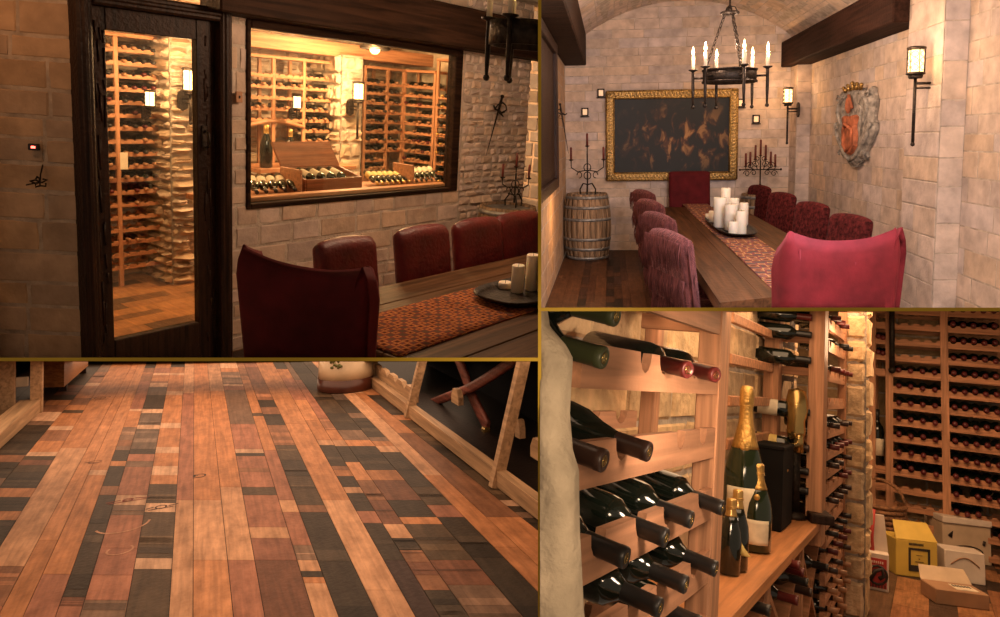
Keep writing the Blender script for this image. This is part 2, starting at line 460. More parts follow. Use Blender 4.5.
def rack(room, P0, P1, zs, posts, slots, fill, rnd, label, where, group, s=1.0, depth=.24, pw=.035, rh=.04, caps=('cap_red', 'cap_black'),
         zbot=None, ztop=None, rows=None, lim=None, tilt=0, cap_board=True, back=True):
    """posts: x positions; slots[i]: bottles in the bay after post i; fill(row, bay, slot) -> bool; bottles lie neck out toward local -y"""
    P0, P1 = Vector((P0[0], P0[1], 0)), Vector((P1[0], P1[1], 0)); x = (P1 - P0).normalized(); y = Vector((0, 0, 1)).cross(x)
    L = basis(P0, x, y, Vector((0, 0, 1)))
    root = thing('wine_rack', room, L, label, 'wine rack')
    zb = zs[-1] - .1 * s if zbot is None else zbot; zt = zs[0] + .1 * s if ztop is None else ztop
    for i, px in enumerate(posts):
        for yy in (0, depth):
            obj('post', MB().box((px, yy, (zb + zt) / 2), (pw, pw * .8, zt - zb), ch=.003), ['rack_post'], parent=root)
    if cap_board: obj('top_board', MB().box(((posts[0] + posts[-1]) / 2, depth / 2 - pw * .3, zt), (posts[-1] - posts[0] + pw, depth + pw, .03 * s), ch=.004), ['rack_wood'], parent=root)
    for ri, z in enumerate(zs):
        if z is None: continue
        for bi in range(len(posts) - 1):
            if rows and not rows(ri, bi): continue
            a, b = posts[bi] + pw * .5, posts[bi + 1] - pw * .5; n = slots[bi]
            cs = [a + (b - a) * (k + .5) / n for k in range(n)]
            mb = MB(); mb.prism(rail_poly(a, b, z, rh, cs, .016 * s), -pw * .4, -pw * .4 + .018 * s)
            obj('rail', mb, ['rack_wood'], parent=root)
            obj('rear_rail', MB().prism(rail_poly(a, b, z - .006, rh, cs, .030 * s), depth - .02, depth), ['rack_wood'], parent=root)
            for k, c in enumerate(cs):
                if fill(ri, bi, k):
                    o = bpy.data.objects.new('wine_bottle', far_bottle(rnd.choice(caps))); COL.objects.link(o)
                    o.matrix_world = room.M @ L @ T(c, .25 * s, z + .004 * s) @ RX(90 + rnd.uniform(-1.5, 1.5)) @ RZ(rnd.uniform(0, 360)) @ Matrix.Scale(s, 4)
                    bay = '' if len(slots) == 1 else {0: 'left', len(slots) - 1: 'right'}.get(bi, 'middle') + ' bay, '
                    tag(o, 'dark bottle, %s%s row, %s slot, %s' % (bay, ORD[ri], SLOT[k], where), 'bottle', group)
                    BOTTLES.append((o, far_bottle_key(o)))
    if lim: cut(root, **lim)
    return root
LATE = []; BOTTLES = []
def far_bottle_key(o): return o.matrix_world.translation.y / o.matrix_world.to_scale().x

def chair_shell(w, d, z0, zb, zs_, th, rake=.10, ear=.0, dip=.0, round_=.30, nu=40, nv=10, drop=1.0, taper=0.0):
    """wrap-around back of a chair: opening toward +y; returns outer, inner functions of u (round the plan) and v (height)"""
    r = min(w, d) * round_; a = w / 2
    segs = [('side', d - r), ('arc', r * PI / 2), ('back', w - 2 * r), ('arc', r * PI / 2), ('side', d - r)]
    tot = sum(x[1] for x in segs)
    def plan(u, off):
        s_ = u * tot
        x0 = [(-a, d - r, 0)]
        if s_ <= d - r: p = Vector((-a, d - s_, 0)); n = Vector((-1, 0, 0))
        elif s_ <= d - r + r * PI / 2:
            t = (s_ - (d - r)) / r; p = Vector((-a + r - r * math.cos(t), r - r * math.sin(t), 0)); n = Vector((-math.cos(t), -math.sin(t), 0))
        elif s_ <= d - r + r * PI / 2 + w - 2 * r:
            p = Vector((-a + r + s_ - (d - r) - r * PI / 2, 0, 0)); n = Vector((0, -1, 0))
        elif s_ <= tot - (d - r):
            t = (s_ - (d - r) - r * PI / 2 - (w - 2 * r)) / r; p = Vector((a - r + r * math.sin(t), r - r * math.cos(t), 0)); n = Vector((math.sin(t), -math.cos(t), 0))
        else: p = Vector((a, s_ - (tot - (d - r)), 0)); n = Vector((1, 0, 0))
        return p + n * off, n, p
    def top(p):
        f = min(1, max(0, p.y / d))                      # 0 at the back, 1 at the front of the arm
        f = f * f * (3 - 2 * f)
        z = zb + (zs_ - zb) * f ** drop
        z += ear * math.exp(-((abs(p.x) - a) / (a * .42)) ** 2) * (1 - f)
        z -= dip * max(0, 1 - (p.x / a) ** 2) * (1 - f)
        return z
    def g(inner):
        def fn(u, v):
            off = -th if inner else 0
            p, n, p0 = plan(u, off); zt = top(p0); k = v ** .9; z = z0 + (zt - z0) * k
            if v > .85: q = (v - .85) / .15; p = plan(u, off + (th * .5 * (1 - math.cos(q * PI / 2))) * (1 if inner else -1))[0]; z = z0 + (zt - z0) * k - .0
            f = max(0, 1 - p0.y / (d * .8))
            p.y -= rake * f * ((z - z0) / max(.01, zb - z0)) ** 1.3
            p.x *= 1 - taper * max(0, 1 - (z - z0) / (zb - z0)); p.z = z; return p
        return fn
    return g(False), g(True)

def cushion(mb, c, d, puff=.02, n=8, **k):
    """soft box"""
    c = Vector(c)
    def sup(u, v, sgn):
        x, y = 2 * u - 1, 2 * v - 1
        e = (1 - abs(x) ** 5) * (1 - abs(y) ** 5)
        X = x * (1 - .04 * y * y * (1 if abs(x) > .8 else 0)); 
        return c + Vector((X * d[0] / 2, y * d[1] / 2, sgn * (d[2] / 2 * max(0, e) ** .35 * .9 + puff * max(0, e))))
    mb.shell(lambda u, v: sup(u, v, 1), lambda u, v: sup(u, v, -1), n * 2, n * 2, **k); return mb
def host_chair(room, L, label, fabric, w, d, zb, zs_, leg='dark_wood', sd=None, seat=.47, rake=.1, ear=0, dip=0, drop=1.0, group=None, th=.06, z0=.20, round_=.3, taper=0.0):
    r = thing('dining_chair', room, L, label, 'chair', group); wing = d; d = sd or d
    fo, fi = chair_shell(w, wing, z0, zb, zs_, th, rake, ear, dip, round_, drop=drop, taper=taper)
    obj('backrest', MB().shell(fo, fi, 110, 14), [fabric], parent=r)
    obj('seat', cushion(MB(), (0, d * .52, seat - .05), ((w - 2 * th) * (1 - taper * .7) - .004, d * 1.0, .14), .02, smooth=True), [fabric], parent=r)
    obj('seat_frame', MB().box((0, d * .52, .27), ((w - 2 * th) * (1 - taper) - .01, d * .92, .14), ch=.015), [fabric], parent=r)
    for sx in (-1, 1):
        for sy, y in ((-1, .06), (1, d - .05)):
            obj('leg', MB().tube([(sx * (w * (1 - taper) / 2 - .05), y, .24), (sx * (w * (1 - taper) / 2 - .045), y + sy * .02, 0)], [.024, .015], 8), [leg], parent=r)
    return r
def fringed_chair(room, L, label, fabric, w, d, zb, group=None, fringe=True, seat=.47, arch=.02, rnd=None, depth=.09):
    """straight padded back (thick slab) with a soft top, seat, four legs and a yarn fringe down the back"""
    r = thing('dining_chair', room, L, label, 'chair', group); rk = .10
    def f(sgn):
        def fn(u, v):
            x = (2 * u - 1); z = .30 + (zb - .30) * v
            e = max(0, 1 - abs(x) ** 12) ** .5 * max(0, 1 - max(0, (v - .93) / .07) ** 2) ** .5
            zz = z + arch * (1 - x * x) * v - (.02 * abs(x) ** 12 * v)
            return Vector((x * w / 2, -rk * v + sgn * (depth / 2) * (.15 + .85 * e), zz))
        return fn
    obj('backrest', MB().shell(f(-1), f(1), 30, 26), [fabric], parent=r)
    obj('seat', cushion(MB(), (0, d * .5, seat - .06), (w, d, .16), .025, smooth=True), [fabric], parent=r)
    obj('seat_frame', MB().box((0, d * .5, .30), (w - .03, d - .03, .12), ch=.02), [fabric], parent=r)
    for sx in (-1, 1):
        for y in (.04, d - .05):
            obj('leg', MB().tube([(sx * (w / 2 - .05), y, .26), (sx * (w / 2 - .05), y, 0)], [.024, .016], 8), ['dark_wood'], parent=r)
    if fringe:
        rnd = rnd or random.Random(5); mb = MB()
        for row, zt in enumerate((zb - .03, zb * .72, zb * .52)):
            for i in range(46):
                x = -w / 2 + w * (i + .5) / 46 + rnd.uniform(-.004, .004); v = (zt - .30) / (zb - .30)
                ln = rnd.uniform(.16, .26); y0 = -rk * v - depth / 2 * .98
                mb.tube([(x, y0, zt), (x + rnd.uniform(-.008, .008), y0 - .016, zt - ln * .4), (x + rnd.uniform(-.015, .015), y0 - .012 + rk * .1, zt - ln)], [.005, .004, .003], 4)
        for sx in (-1, 1):
            for i in range(18):
                zt = .45 + (zb - .5) * i / 17; v = (zt - .3) / (zb - .3)
                mb.tube([(sx * w / 2, -rk * v, zt), (sx * (w / 2 + .022), -rk * v - .01, zt - .05), (sx * (w / 2 + .012), -rk * v, zt - .17)], [.006, .005, .003], 4)
        o = obj('fringe', mb, ['fringe'], parent=r); o['kind'] = 'stuff'
    return r
def candle(room, p, r, h, label, group, lit=False, X=None):
    mb = MB(); mb.lathe([(r * .9, 0), (r, .004), (r, h - .006), (r * .93, h), (r * .5, h - .006), (0, h - .008)], 20)
    o = obj('pillar_candle', mb, ['wax'], room, T(*p)); tag(o, label, 'candle', group)
    obj('wick', MB().tube([(0, 0, h - .01), (.002, 0, h + .012)], .0015, 5), ['black'], parent=o)
    return o
def lamp(name, room, p, power, col, size=.05, cut_=None):
    l = bpy.data.lights.new(name, 'POINT'); l.energy = power; l.color = col; l.shadow_soft_size = size
    o = bpy.data.objects.new(name, l); COL.objects.link(o); o.location = (room.M @ Vector(p)) if room else Vector(p); return o
def area(name, room, p, target, power, col, sx, sy):
    l = bpy.data.lights.new(name, 'AREA'); l.shape = 'RECTANGLE'; l.size = sx; l.size_y = sy; l.energy = power; l.color = col
    o = bpy.data.objects.new(name, l); COL.objects.link(o)
    a = room.M @ Vector(p); b = room.M @ Vector(target); o.location = a
    o.rotation_euler = (b - a).to_track_quat('-Z', 'Y').to_euler(); return o
WARM = (1, .56, .26)
# ================================================================== ROOM 1: dining room wall with the glass cellar door and window
TL = Room(8.44, -5.16, 55.11, 1.8); q = TL
rnd = random.Random(11)
DW = 4.289                                    # wall with door and window
XD0, XD1, ZD = 1.60, 2.45, 2.23              # door casing
WN = (2.60, 4.63, .965, 2.20)               # window
XR = q.pl(528, 110, 1, DW).x                  # right-hand end of the stone wall
W0 = 1.0
H1 = 2.9
lim = LIM['TL']
stone_wall('wall_back', q, (XD1 - .06, DW, 0), (1, 0, 0), (0, 0, 1), (0, -1, 0), WN[1] - XD1 + .10, H1, (.12, .17), (.16, .36), 4,
           holes=[(WN[0] - XD1 + .06 + .03, WN[1] - XD1 + .06 - .03, WN[2] + .03, WN[3] - .03)], prot=.005, rough=.5, tv=.14, lim=lim, base=(1, .92, .88))
xa = WN[1] + .04
stone_wall('wall_right_of_window', q, (xa, DW, 0), (1, 0, 0), (0, 0, 1), (0, -1, 0), XR - xa, H1, (.06, .10), (.06, .16), 8,
           prot=.016, rough=.8, tv=.2, lim=lim, base=(1.1, 1.02, .98), n=3, gap=.005)
# wall left of the door, turned toward the viewer
cL = q.pl(69, 170, 1, DW - .02); dirL = (Vector((q.fl(4, 330).x, 0, 0)) - Vector((cL.x, 0, 0)))
nL = q.R.transposed() @ Vector((0.10, -1, 0)); nL.z = 0; nL.normalize(); uL = Vector((0, 0, 1)).cross(nL).normalized()
cL = Vector((XD0 + .02, DW - .02, 0))
stone_wall('wall_left', q, cL - uL * 1.7, uL, (0, 0, 1), nL, 1.7, H1, (.14, .22), (.2, .5), 21, prot=.004, tv=.12, lim=lim, base=(.90, .78, .64))
# end wall behind the barrel
stone_wall('wall_end', q, (XR + .35, DW + .6, 0), (0, -1, 0), (0, 0, 1), (-1, 0, 0), 3.2, H1, (.14, .2), (.2, .4), 31, prot=.01, lim=lim, base=(.40, .46, .54))  # base tint bluish and darker: the daylight tone is put into the stone colour
# floors
FL1 = ([(.36, .16, .07), (.42, .20, .09), (.30, .14, .07)], [(.20, .10, .05), (.10, .06, .04), (.30, .13, .06), (.07, .045, .035)])
plank_floor('floor', q, (-1.5, 0.3, 0), (1, 0, 0), (0, 1, 0), 9, DW - .3, .1, 3, FL1, lim)
plank_floor('floor_cellar', q, (.6, DW + .001, 0), (0, 1, 0), (1, 0, 0), 4.2, 8.2, .15, 6, ([(.50, .24, .10), (.56, .28, .12)], [(.42, .2, .09), (.16, .09, .05), (.5, .24, .11), (.24, .12, .06)]), lim)
# dark beam over the window and ceiling
b = MB(); b.box(((WN[0] + 6.0) / 2 - .15, DW - .12, 2.365), (6.0 - WN[0] + .3, .24, .33), ch=.01)
o = struct('trim_header_beam', b, ['dark_wood_x'], q); cut(o, **lim)
c = MB(); c.box((3.5, 2.2, H1 + .05), (9, 5.2, .1)); c.box((3.5, 2.9, H1 - .1), (9, .25, .22), ch=.01); c.box((3.5, 1.4, H1 - .1), (9, .25, .22), ch=.01)
o = struct('ceiling', c, ['dark_wood_x'], q); cut(o, **lim)
# door: casing, leaf, pane
GD = (1.762, 2.262, .265, 2.03)
t = thing('door_1', q, T(XD0, DW, 0), 'dark carved oak cellar door with one tall glass pane', 'door'); t['kind'] = 'structure'
def tim(name, x0, x1, z0, z1, y0, y1, par, ox=XD0, oy=DW, m='dark_wood', ch=.008):
    return obj(name, MB().box(((x0 + x1) / 2 - ox, (y0 + y1) / 2 - oy, (z0 + z1) / 2), (x1 - x0, y1 - y0, z1 - z0), ch=ch), [m], parent=par)
def casing():
    mb = MB()
    for (x0, x1, z0, z1) in ((XD0, XD0 + .075, 0, ZD), (XD1 - .075, XD1, 0, ZD), (XD0 + .07, XD1 - .07, ZD - .08, ZD)):
        mb.box(((x0 + x1) / 2 - XD0, -.045, (z0 + z1) / 2), (x1 - x0, .13, z1 - z0), ch=.012)
        mb.box(((x0 + x1) / 2 - XD0, -.10, (z0 + z1) / 2), ((x1 - x0) * .45 if x1 - x0 < .2 else x1 - x0, .04, (z1 - z0) if x1 - x0 < .2 else .03), ch=.01)
    return mb
obj('door_frame', casing(), ['dark_wood'], parent=t)
leaf = MB()
for (x0, x1, z0, z1) in ((XD0 + .075, GD[0], .0, ZD - .08), (GD[1], XD1 - .075, .0, ZD - .08), (GD[0], GD[1], .0, GD[2]), (GD[0], GD[1], GD[3], ZD - .08)):
    leaf.box(((x0 + x1) / 2 - XD0, -.005, (z0 + z1) / 2), (x1 - x0, .06, z1 - z0), ch=.004)
for k in range(60):                           # carved ridges of the stile
    x = rnd.choice((XD0 + .10, GD[1] + .05)) + rnd.uniform(-.018, .055); z = rnd.uniform(.1, 2.0); l = rnd.uniform(.05, .2)
    leaf.tube([(x - XD0, -.035, z), (x - XD0 + rnd.uniform(-.01, .01), -.037, z + l)], .006, 5)
obj('door_leaf', leaf, ['dark_wood'], parent=t)
obj('pane', MB().box(((GD[0] + GD[1]) / 2 - XD0, 0, (GD[2] + GD[3]) / 2), (GD[1] - GD[0] + .01, .006, GD[3] - GD[2] + .01)), ['pane'], parent=t)
hp = q.pl(206, 138, 1, DW - .06)
h = MB(); h.box((hp.x - XD0, -.04, hp.z), (.035, .012, .15), ch=.004); h.tube([(hp.x - XD0, -.05, hp.z + .04), (hp.x - XD0, -.09, hp.z + .03), (hp.x - XD0 + .01, -.09, hp.z - .05), (hp.x - XD0, -.05, hp.z - .06)], .008, 6)
obj('door_handle', h, ['iron'], parent=t); cut(t, **lim)
# window
t = thing('window_1', q, T(WN[0], DW, 0), 'wide interior window with dark wood frame looking into the lit wine cellar', 'window'); t['kind'] = 'structure'
fr = MB()
for (x0, x1, z0, z1) in ((WN[0], WN[0] + .03, WN[2], WN[3]), (WN[1] - .09, WN[1], WN[2], WN[3]), (WN[0] + .03, WN[1] - .09, WN[2], WN[2] + .035), (WN[0] + .03, WN[1] - .09, WN[3] - .05, WN[3])):
    fr.box(((x0 + x1) / 2 - WN[0], +.03, (z0 + z1) / 2), (x1 - x0, .10, z1 - z0), ch=.006)
obj('window_frame', fr, ['dark_wood_x'], parent=t)
obj('sill', MB().box(((WN[1] - WN[0]) / 2, .10, WN[2] + .05), (WN[1] - WN[0] - .1, .1, .03), ch=.005), ['rack_wood'], parent=t)
obj('pane', MB().box(((WN[1] - WN[0]) / 2, .02, (WN[2] + WN[3]) / 2), (WN[1] - WN[0] - .06, .006, WN[3] - WN[2] - .06)), ['pane'], parent=t)
cut(t, **lim)

# ---------------- the lit cellar behind
DB = 6.296                                    # back racks
stone_wall('wall_cellar_back', q, (1.2, DB + .36, 0), (1, 0, 0), (0, 0, 1), (0, -1, 0), 6.2, 2.9, (.1, .16), (.14, .4), 41, prot=.025, rough=.5, tv=.2, lim=lim, base=(1.0, .9, .78))
stone_wall('wall_cellar_side', q, (1.25, DW + .25, 0), (0, 1, 0), (0, 0, 1), (1, 0, 0), 2.3, 2.9, (.1, .16), (.14, .4), 42, prot=.02, lim=lim)
c = MB(); c.box((4.3, (DW + DB) / 2 + .2, 2.78), (6.6, DB - DW + .8, .1)); o = struct('ceiling_cellar', c, ['stone_rough'], q); cut(o, **lim)
# stone piers
pA0 = q.pl(171.5, 200, 1, DB - .22).x; pA1 = pA0 + .55
stone_wall('wall_pier_by_door', q, (pA0, DB - .22, 0), (1, 0, 0), (0, 0, 1), (0, -1, 0), pA1 - pA0, 2.73, (.07, .12), (.1, .28), 43, prot=.05, rough=.6, tv=.25, back=.6, lim=lim, base=(1.0, .9, .8), n=4)
pB0, pB1 = q.pl(341, 100, 1, DB - .18).x, q.pl(362, 100, 1, DB - .18).x
stone_wall('wall_pier_between_racks', q, (pB0, DB - .18, 0), (1, 0, 0), (0, 0, 1), (0, -1, 0), pB1 - pB0, 2.15, (.1, .16), (.12, .3), 44, prot=.03, rough=.5, back=.5, lim=lim, base=(1.0, .92, .8))
stone_wall('wall_pier_by_door_side', q, (pA0, DB + .38, 0), (0, -1, 0), (0, 0, 1), (-1, 0, 0), .6, 2.73, (.07, .12), (.1, .28), 45, prot=.03, rough=.5, back=.02, lim=lim, base=(1.0, .9, .8))
stone_wall('wall_pier_between_racks_side', q, (pB0, DB + .3, 0), (0, -1, 0), (0, 0, 1), (-1, 0, 0), .48, 2.15, (.1, .16), (.1, .3), 46, prot=.03, rough=.5, back=.02, lim=lim, base=(1.0, .92, .8))
# wood band over the racks
o = struct('trim_rack_band', MB().box((4.6, DB + .02, 2.2), (3.4, .3, .14), ch=.005), ['rack_wood'], q); cut(o, **lim)
def X(px, py=120, D=DB): return q.pl(px, py, 1, D).x
zrow = [2.01 - .1075 * k for k in range(18)]
# rack behind the door
p0 = X(112.5, 60); a0 = p0 - .62
def f1(r, b, k):
    if b == 1: return r in (0, 3, 6, 9, 10) or (r < 12 and rnd.random() < .62) or (r >= 12 and rnd.random() < .12)
    return k >= 3 and r < 12 and rnd.random() < .6
rack(q, (a0, DB), (X(170, 60) + .1, DB), zrow, [0, p0 - a0 + .02, X(167.5, 60) - a0], [6, 5], f1, rnd,
     'tall redwood wine rack standing behind the glass cellar door', 'door rack', 'bottles in the rack behind the cellar door', caps=('cap_wood', 'cap_red', 'cap_wood', 'cap_black'), lim=lim, rh=.035, zbot=0)
# racks seen through the window, left group
x0 = X(244, 60); xs = [0, X(273.5, 60) - x0, X(304, 60) - x0, X(334, 60) - x0]
def f2(r, b, k): return (r in (1, 3) and b < 2 and rnd.random() < .6) or (b == 2 and rnd.random() < (.35 if r < 4 else .72))
zr2 = [1.90 - .1085 * k for k in range(13)]
rack(q, (x0, DB), (x0 + 1, DB), zr2, xs, [4, 4, 5], f2, rnd, 'redwood wine rack left of the stone pier, seen through the window over an arched niche',
     'rack left of pier', 'bottles in the window rack left of the pier', caps=('cap_wood', 'cap_wood', 'cap_black'), lim=lim, rh=.035, zbot=.7, ztop=2.06, rows=lambda r, b: b == 2 or r < 5)
a = MB(); aw = xs[2]
pts_o = [(aw * k / 16, 1.385 + .06 * math.sin(PI * k / 16) ** .8) for k in range(17)]
a.shell(lambda u, v: Vector((aw * u, -.03 + .25 * v, 1.40 + .055 * math.sin(PI * u))), lambda u, v: Vector((aw * u, -.03 + .25 * v, 1.365 + .055 * math.sin(PI * u))), 20, 1)
o = obj('arched_rail', a, ['cap_wood'], q, T(x0, DB, 0)); cut(o, **lim); tag(o, 'pale curved wooden arch over the bottle niche, under the left rack', 'arch')
# right group
x1 = X(365, 80); xs = [0, X(387.5, 80) - x0 - (x1 - x0), X(403.5, 80) - x1]
rack(q, (x1, DB), (x1 + 1, DB), zr2 + [zr2[-1] - .1085], xs, [5, 3], lambda r, b, k: rnd.random() < (.35 if r < 3 else .8) and (b == 0 or r < 8), rnd,
     'redwood wine rack between the stone pier and the cellar corner', 'rack right of pier', 'bottles in the window rack right of the pier',
     caps=('cap_wood', 'cap_black', 'cap_wood'), lim=lim, rh=.035, zbot=.7, ztop=2.06, rows=lambda r, b: b == 0 or r < 8)
pr0 = Vector((X(405.5, 69), DB, 2.07)); pr1 = q.pl(437, 62, 0, pr0.x + .05); pr1.z = 2.07
dv = (pr1 - pr0); Lr = Vector((dv.x, dv.y, 0)).length
rack(q, (pr0.x, pr0.y), (pr1.x, pr1.y), zr2 + [zr2[-1] - .1085], [0, Lr * .97], [6], lambda r, b, k: rnd.random() < (.4 if r < 6 else .85), rnd,
     'redwood wine rack on the right-hand cellar wall, seen through the window', 'right wall rack', 'bottles in the right wall rack',
     caps=('cap_wood', 'cap_red', 'cap_wood'), lim=lim, rh=.035, zbot=.7, ztop=2.06)
u = dv.normalized(); pr2 = pr1 + u * .03; pr3 = q.pl(452, 62, 0, pr0.x + .07); pr3.z = 2.07
rack(q, (pr2.x, pr2.y), (pr3.x, pr3.y), zr2[1:], [0, (pr3 - pr2).length], [3], lambda r, b, k: rnd.random() < .8, rnd,
     'darker redwood wine rack nearest the window, right end', 'end rack', 'bottles in the nearest right rack',
     caps=('cap_gold', 'cap_wood', 'cap_black'), lim=lim, rh=.03, zbot=.7, ztop=2.2)
o = struct('wall_cellar_right', MB().hull([pr0 + Vector((.25, .4, -2.1)), pr3 + Vector((.35, -.2, -2.1)), pr3 + Vector((.35, -.2, .7)), pr0 + Vector((.25, .4, .7))],
    [pr0 + Vector((.45, .4, -2.1)), pr3 + Vector((.55, -.2, -2.1)), pr3 + Vector((.55, -.2, .7)), pr0 + Vector((.45, .4, .7))]), ['stone_rough'], q); cut(o, **lim)
# counter inside under the window
YC0, YC1, ZC = DW + .16, DW + .62, 1.0
o = obj('display_counter', MB().box((3.62, (YC0 + YC1) / 2, ZC - .02), (2.2, YC1 - YC0, .04), ch=.004).box((3.62, YC1 - .05, ZC / 2), (2.1, .04, ZC - .06)), ['rack_wood'], q); cut(o, **lim)
tag(o, 'orange wooden counter inside the cellar running under the window', 'counter')
# displayed bottles leaning neck-down toward the room, labels up
def slant_bottle(pA, pB, lab, capm, label, group, s=.9):
    """bottle from base point pA to neck tip pB"""
    ax = (pB - pA); l = ax.length; z = ax.normalized(); x = z.orthogonal().normalized(); y = z.cross(x)
    k = l / .297
    L = basis(pA, x, y, z) @ Matrix.Diagonal((s, s, k, 1))
    mb = MB(); pr = bottle_profile('bordeaux'); mb.lathe(pr, 14, mats=[0] * 7 + [1] * 3)
    o = obj('wine_bottle', mb, ['glass_green', capm], q, L)
    tag(o, label, 'bottle', group)
    obj('label', MB().lathe([(.0382, .05), (.0385, .051), (.0385, .145), (.0382, .146)], 14), [lab], parent=o)
    return o
for i in range(5):
    pA = q.pl(250 + 9.2 * i, 177 + .4 * i, 1, DW + .50); pB = q.pl(257 + 9.6 * i, 193 + .2 * i, 1, DW + .24)
    pA.z = max(pA.z, ZC + .10); pB.z = max(pB.z, ZC + .03)
    slant_bottle(pA, pB, 'label_cream', 'cap_black', 'cream-labelled dark bottle leaning on the counter left of the open case, %s from the left' % SLOT[i], 'labelled bottles left of the open case')
for i in range(7):
    pA = q.pl(366 + 5.4 * i, 172, 1, DW + .50); pB = q.pl(378 + 5.4 * i, 187 - .6 * i, 1, DW + .24); pA.z = max(pA.z, ZC + .09); pB.z = max(pB.z, ZC + .03)
    slant_bottle(pA, pB, 'label_yellow', 'cap_gold', 'yellow-labelled bottle leaning on the counter right of the open case, %s from the left' % SLOT[i], 'yellow bottles right of the open case', .75)
for i in range(5):
    pA = q.pl(407 + 5 * i, 168 - .5 * i, 1, DW + .50); pB = q.pl(417 + 5 * i, 184 - .8 * i, 1, DW + .26); pA.z = max(pA.z, ZC + .09); pB.z = max(pB.z, ZC + .03)
    slant_bottle(pA, pB, 'label_cream', 'cap_black', 'slim bottle leaning at the right end of the window display, %s from the left' % SLOT[i], 'bottles at the right end of the display', .7)
for i, px in enumerate((291, 403)):
    p = q.pl(px, 180, 1, DW + .36); tag(obj('shelf_divider', MB().box((0, 0, .09), (.02, .26, .18), ch=.004), ['rack_wood'], q, T(p.x, p.y, ZC)),
        ('short upright board between the cream-labelled bottles and the open case', 'short upright board right of the yellow-labelled bottles')[i], 'divider')
# open wine case
M['case_wood'] = wood('reddish_case_wood', (.27, .095, .04), 0, .5, .3, .1, fine=40)
c0 = q.pl(306, 185, 1, DW + .26); c1 = q.pl(361, 183, 1, DW + .26); cw = c1.x - c0.x
t = thing('wine_case', q, T(c0.x, DW + .26, ZC), 'open hinged wooden case holding bottles in the middle of the window display', 'case')
t2 = MB(); t2.box((cw / 2, 0, .05), (cw, .02, .10), ch=.003); t2.box((cw / 2, .28, .08), (cw, .02, .16), ch=.003)
for xx in (0, cw): t2.prism([(0, 0), (.29, 0), (.29, .16), (0, .10)], -.01, .01, X=T(xx, 0, 0) @ RZ(90))
t2.box((cw / 2, .14, .01), (cw, .28, .02))
obj('box_body', t2, ['case_wood'], parent=t)
obj('lid', MB().box((cw / 2, 0, .13), (cw * 1.05, .02, .24), ch=.004), ['case_wood'], parent=t, local=T(0, .29, .15) @ RX(-38))
for i in range(5):
    pB = Vector((c0.x + cw * (i + .6) / 5.4, DW + .30, ZC + .07)); pA = pB + Vector((-.05, .22, .07))
    slant_bottle(pA, pB, 'label_cream', 'cap_black', 'dark bottle lying in the open wooden case, %s from the left' % SLOT[i], 'bottles in the open case', .8)
# two standing bottles in the niche
for px, s, lb in ((266, 1.05, 'tall champagne bottle standing in the arched niche'), (290, .95, 'dark bottle standing at the right of the arched niche')):
    p = q.pl(px, 178, 1, DB - .35)
    mb = MB(); mb.lathe(bottle_profile('champagne', 1.25), 16, mats=[0] * 6 + [1] * 4)
    tag(obj('champagne_bottle', mb, ['glass_dark', 'cap_gold'], q, T(p.x, p.y, ZC + .02) @ Matrix.Scale(s, 4)), lb, 'bottle')
o = obj('niche_shelf', MB().box((x0 + .45, DB - .2, ZC), (1.1, .46, .04), ch=.004), ['rack_wood'], q); tag(o, 'wooden shelf under the two standing bottles in the niche', 'shelf')
# lanterns in the cellar
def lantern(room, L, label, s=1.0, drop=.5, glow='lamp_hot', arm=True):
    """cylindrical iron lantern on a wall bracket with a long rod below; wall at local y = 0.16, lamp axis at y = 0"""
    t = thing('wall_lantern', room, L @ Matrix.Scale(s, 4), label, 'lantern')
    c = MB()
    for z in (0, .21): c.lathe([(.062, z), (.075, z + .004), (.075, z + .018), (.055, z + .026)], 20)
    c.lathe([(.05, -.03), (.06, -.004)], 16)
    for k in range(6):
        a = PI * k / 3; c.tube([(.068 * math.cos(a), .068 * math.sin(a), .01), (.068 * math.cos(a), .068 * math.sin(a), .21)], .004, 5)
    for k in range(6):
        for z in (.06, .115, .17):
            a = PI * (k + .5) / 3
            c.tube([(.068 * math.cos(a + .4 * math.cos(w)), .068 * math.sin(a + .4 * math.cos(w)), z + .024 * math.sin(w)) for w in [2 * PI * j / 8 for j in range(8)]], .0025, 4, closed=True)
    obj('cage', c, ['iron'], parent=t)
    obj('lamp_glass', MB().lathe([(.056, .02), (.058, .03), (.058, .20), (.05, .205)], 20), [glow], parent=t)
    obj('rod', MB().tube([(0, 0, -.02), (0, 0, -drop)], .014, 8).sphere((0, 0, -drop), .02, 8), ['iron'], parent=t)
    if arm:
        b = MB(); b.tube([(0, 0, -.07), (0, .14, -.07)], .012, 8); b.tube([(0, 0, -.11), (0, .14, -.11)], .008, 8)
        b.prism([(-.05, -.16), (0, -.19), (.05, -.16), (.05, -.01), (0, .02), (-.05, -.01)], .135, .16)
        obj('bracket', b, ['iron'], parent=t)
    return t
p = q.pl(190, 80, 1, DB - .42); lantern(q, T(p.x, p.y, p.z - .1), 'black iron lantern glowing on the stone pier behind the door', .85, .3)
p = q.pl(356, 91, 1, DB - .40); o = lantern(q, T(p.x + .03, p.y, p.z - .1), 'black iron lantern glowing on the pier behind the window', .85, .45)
p = q.pl(150, 95, 1, DB - .2); lantern(q, T(p.x, p.y, p.z - .1), 'added small lantern standing in for a sconce reflection in the door glass', .6, .12)  # lantern added in place of a sconce mirrored in the door pane
p = q.pl(297, 99, 1, DB - .2); lantern(q, T(p.x, p.y, p.z - .1), 'added small lantern standing in for a sconce reflection in the window glass', .6, .12)  # added likewise for the sconce mirrored in the window pane
p = q.pl(375, 48, 1, 5.5)
t = thing('ceiling_spotlight', q, T(*p), 'black round spotlight hanging near the cellar ceiling behind the window', 'lamp')
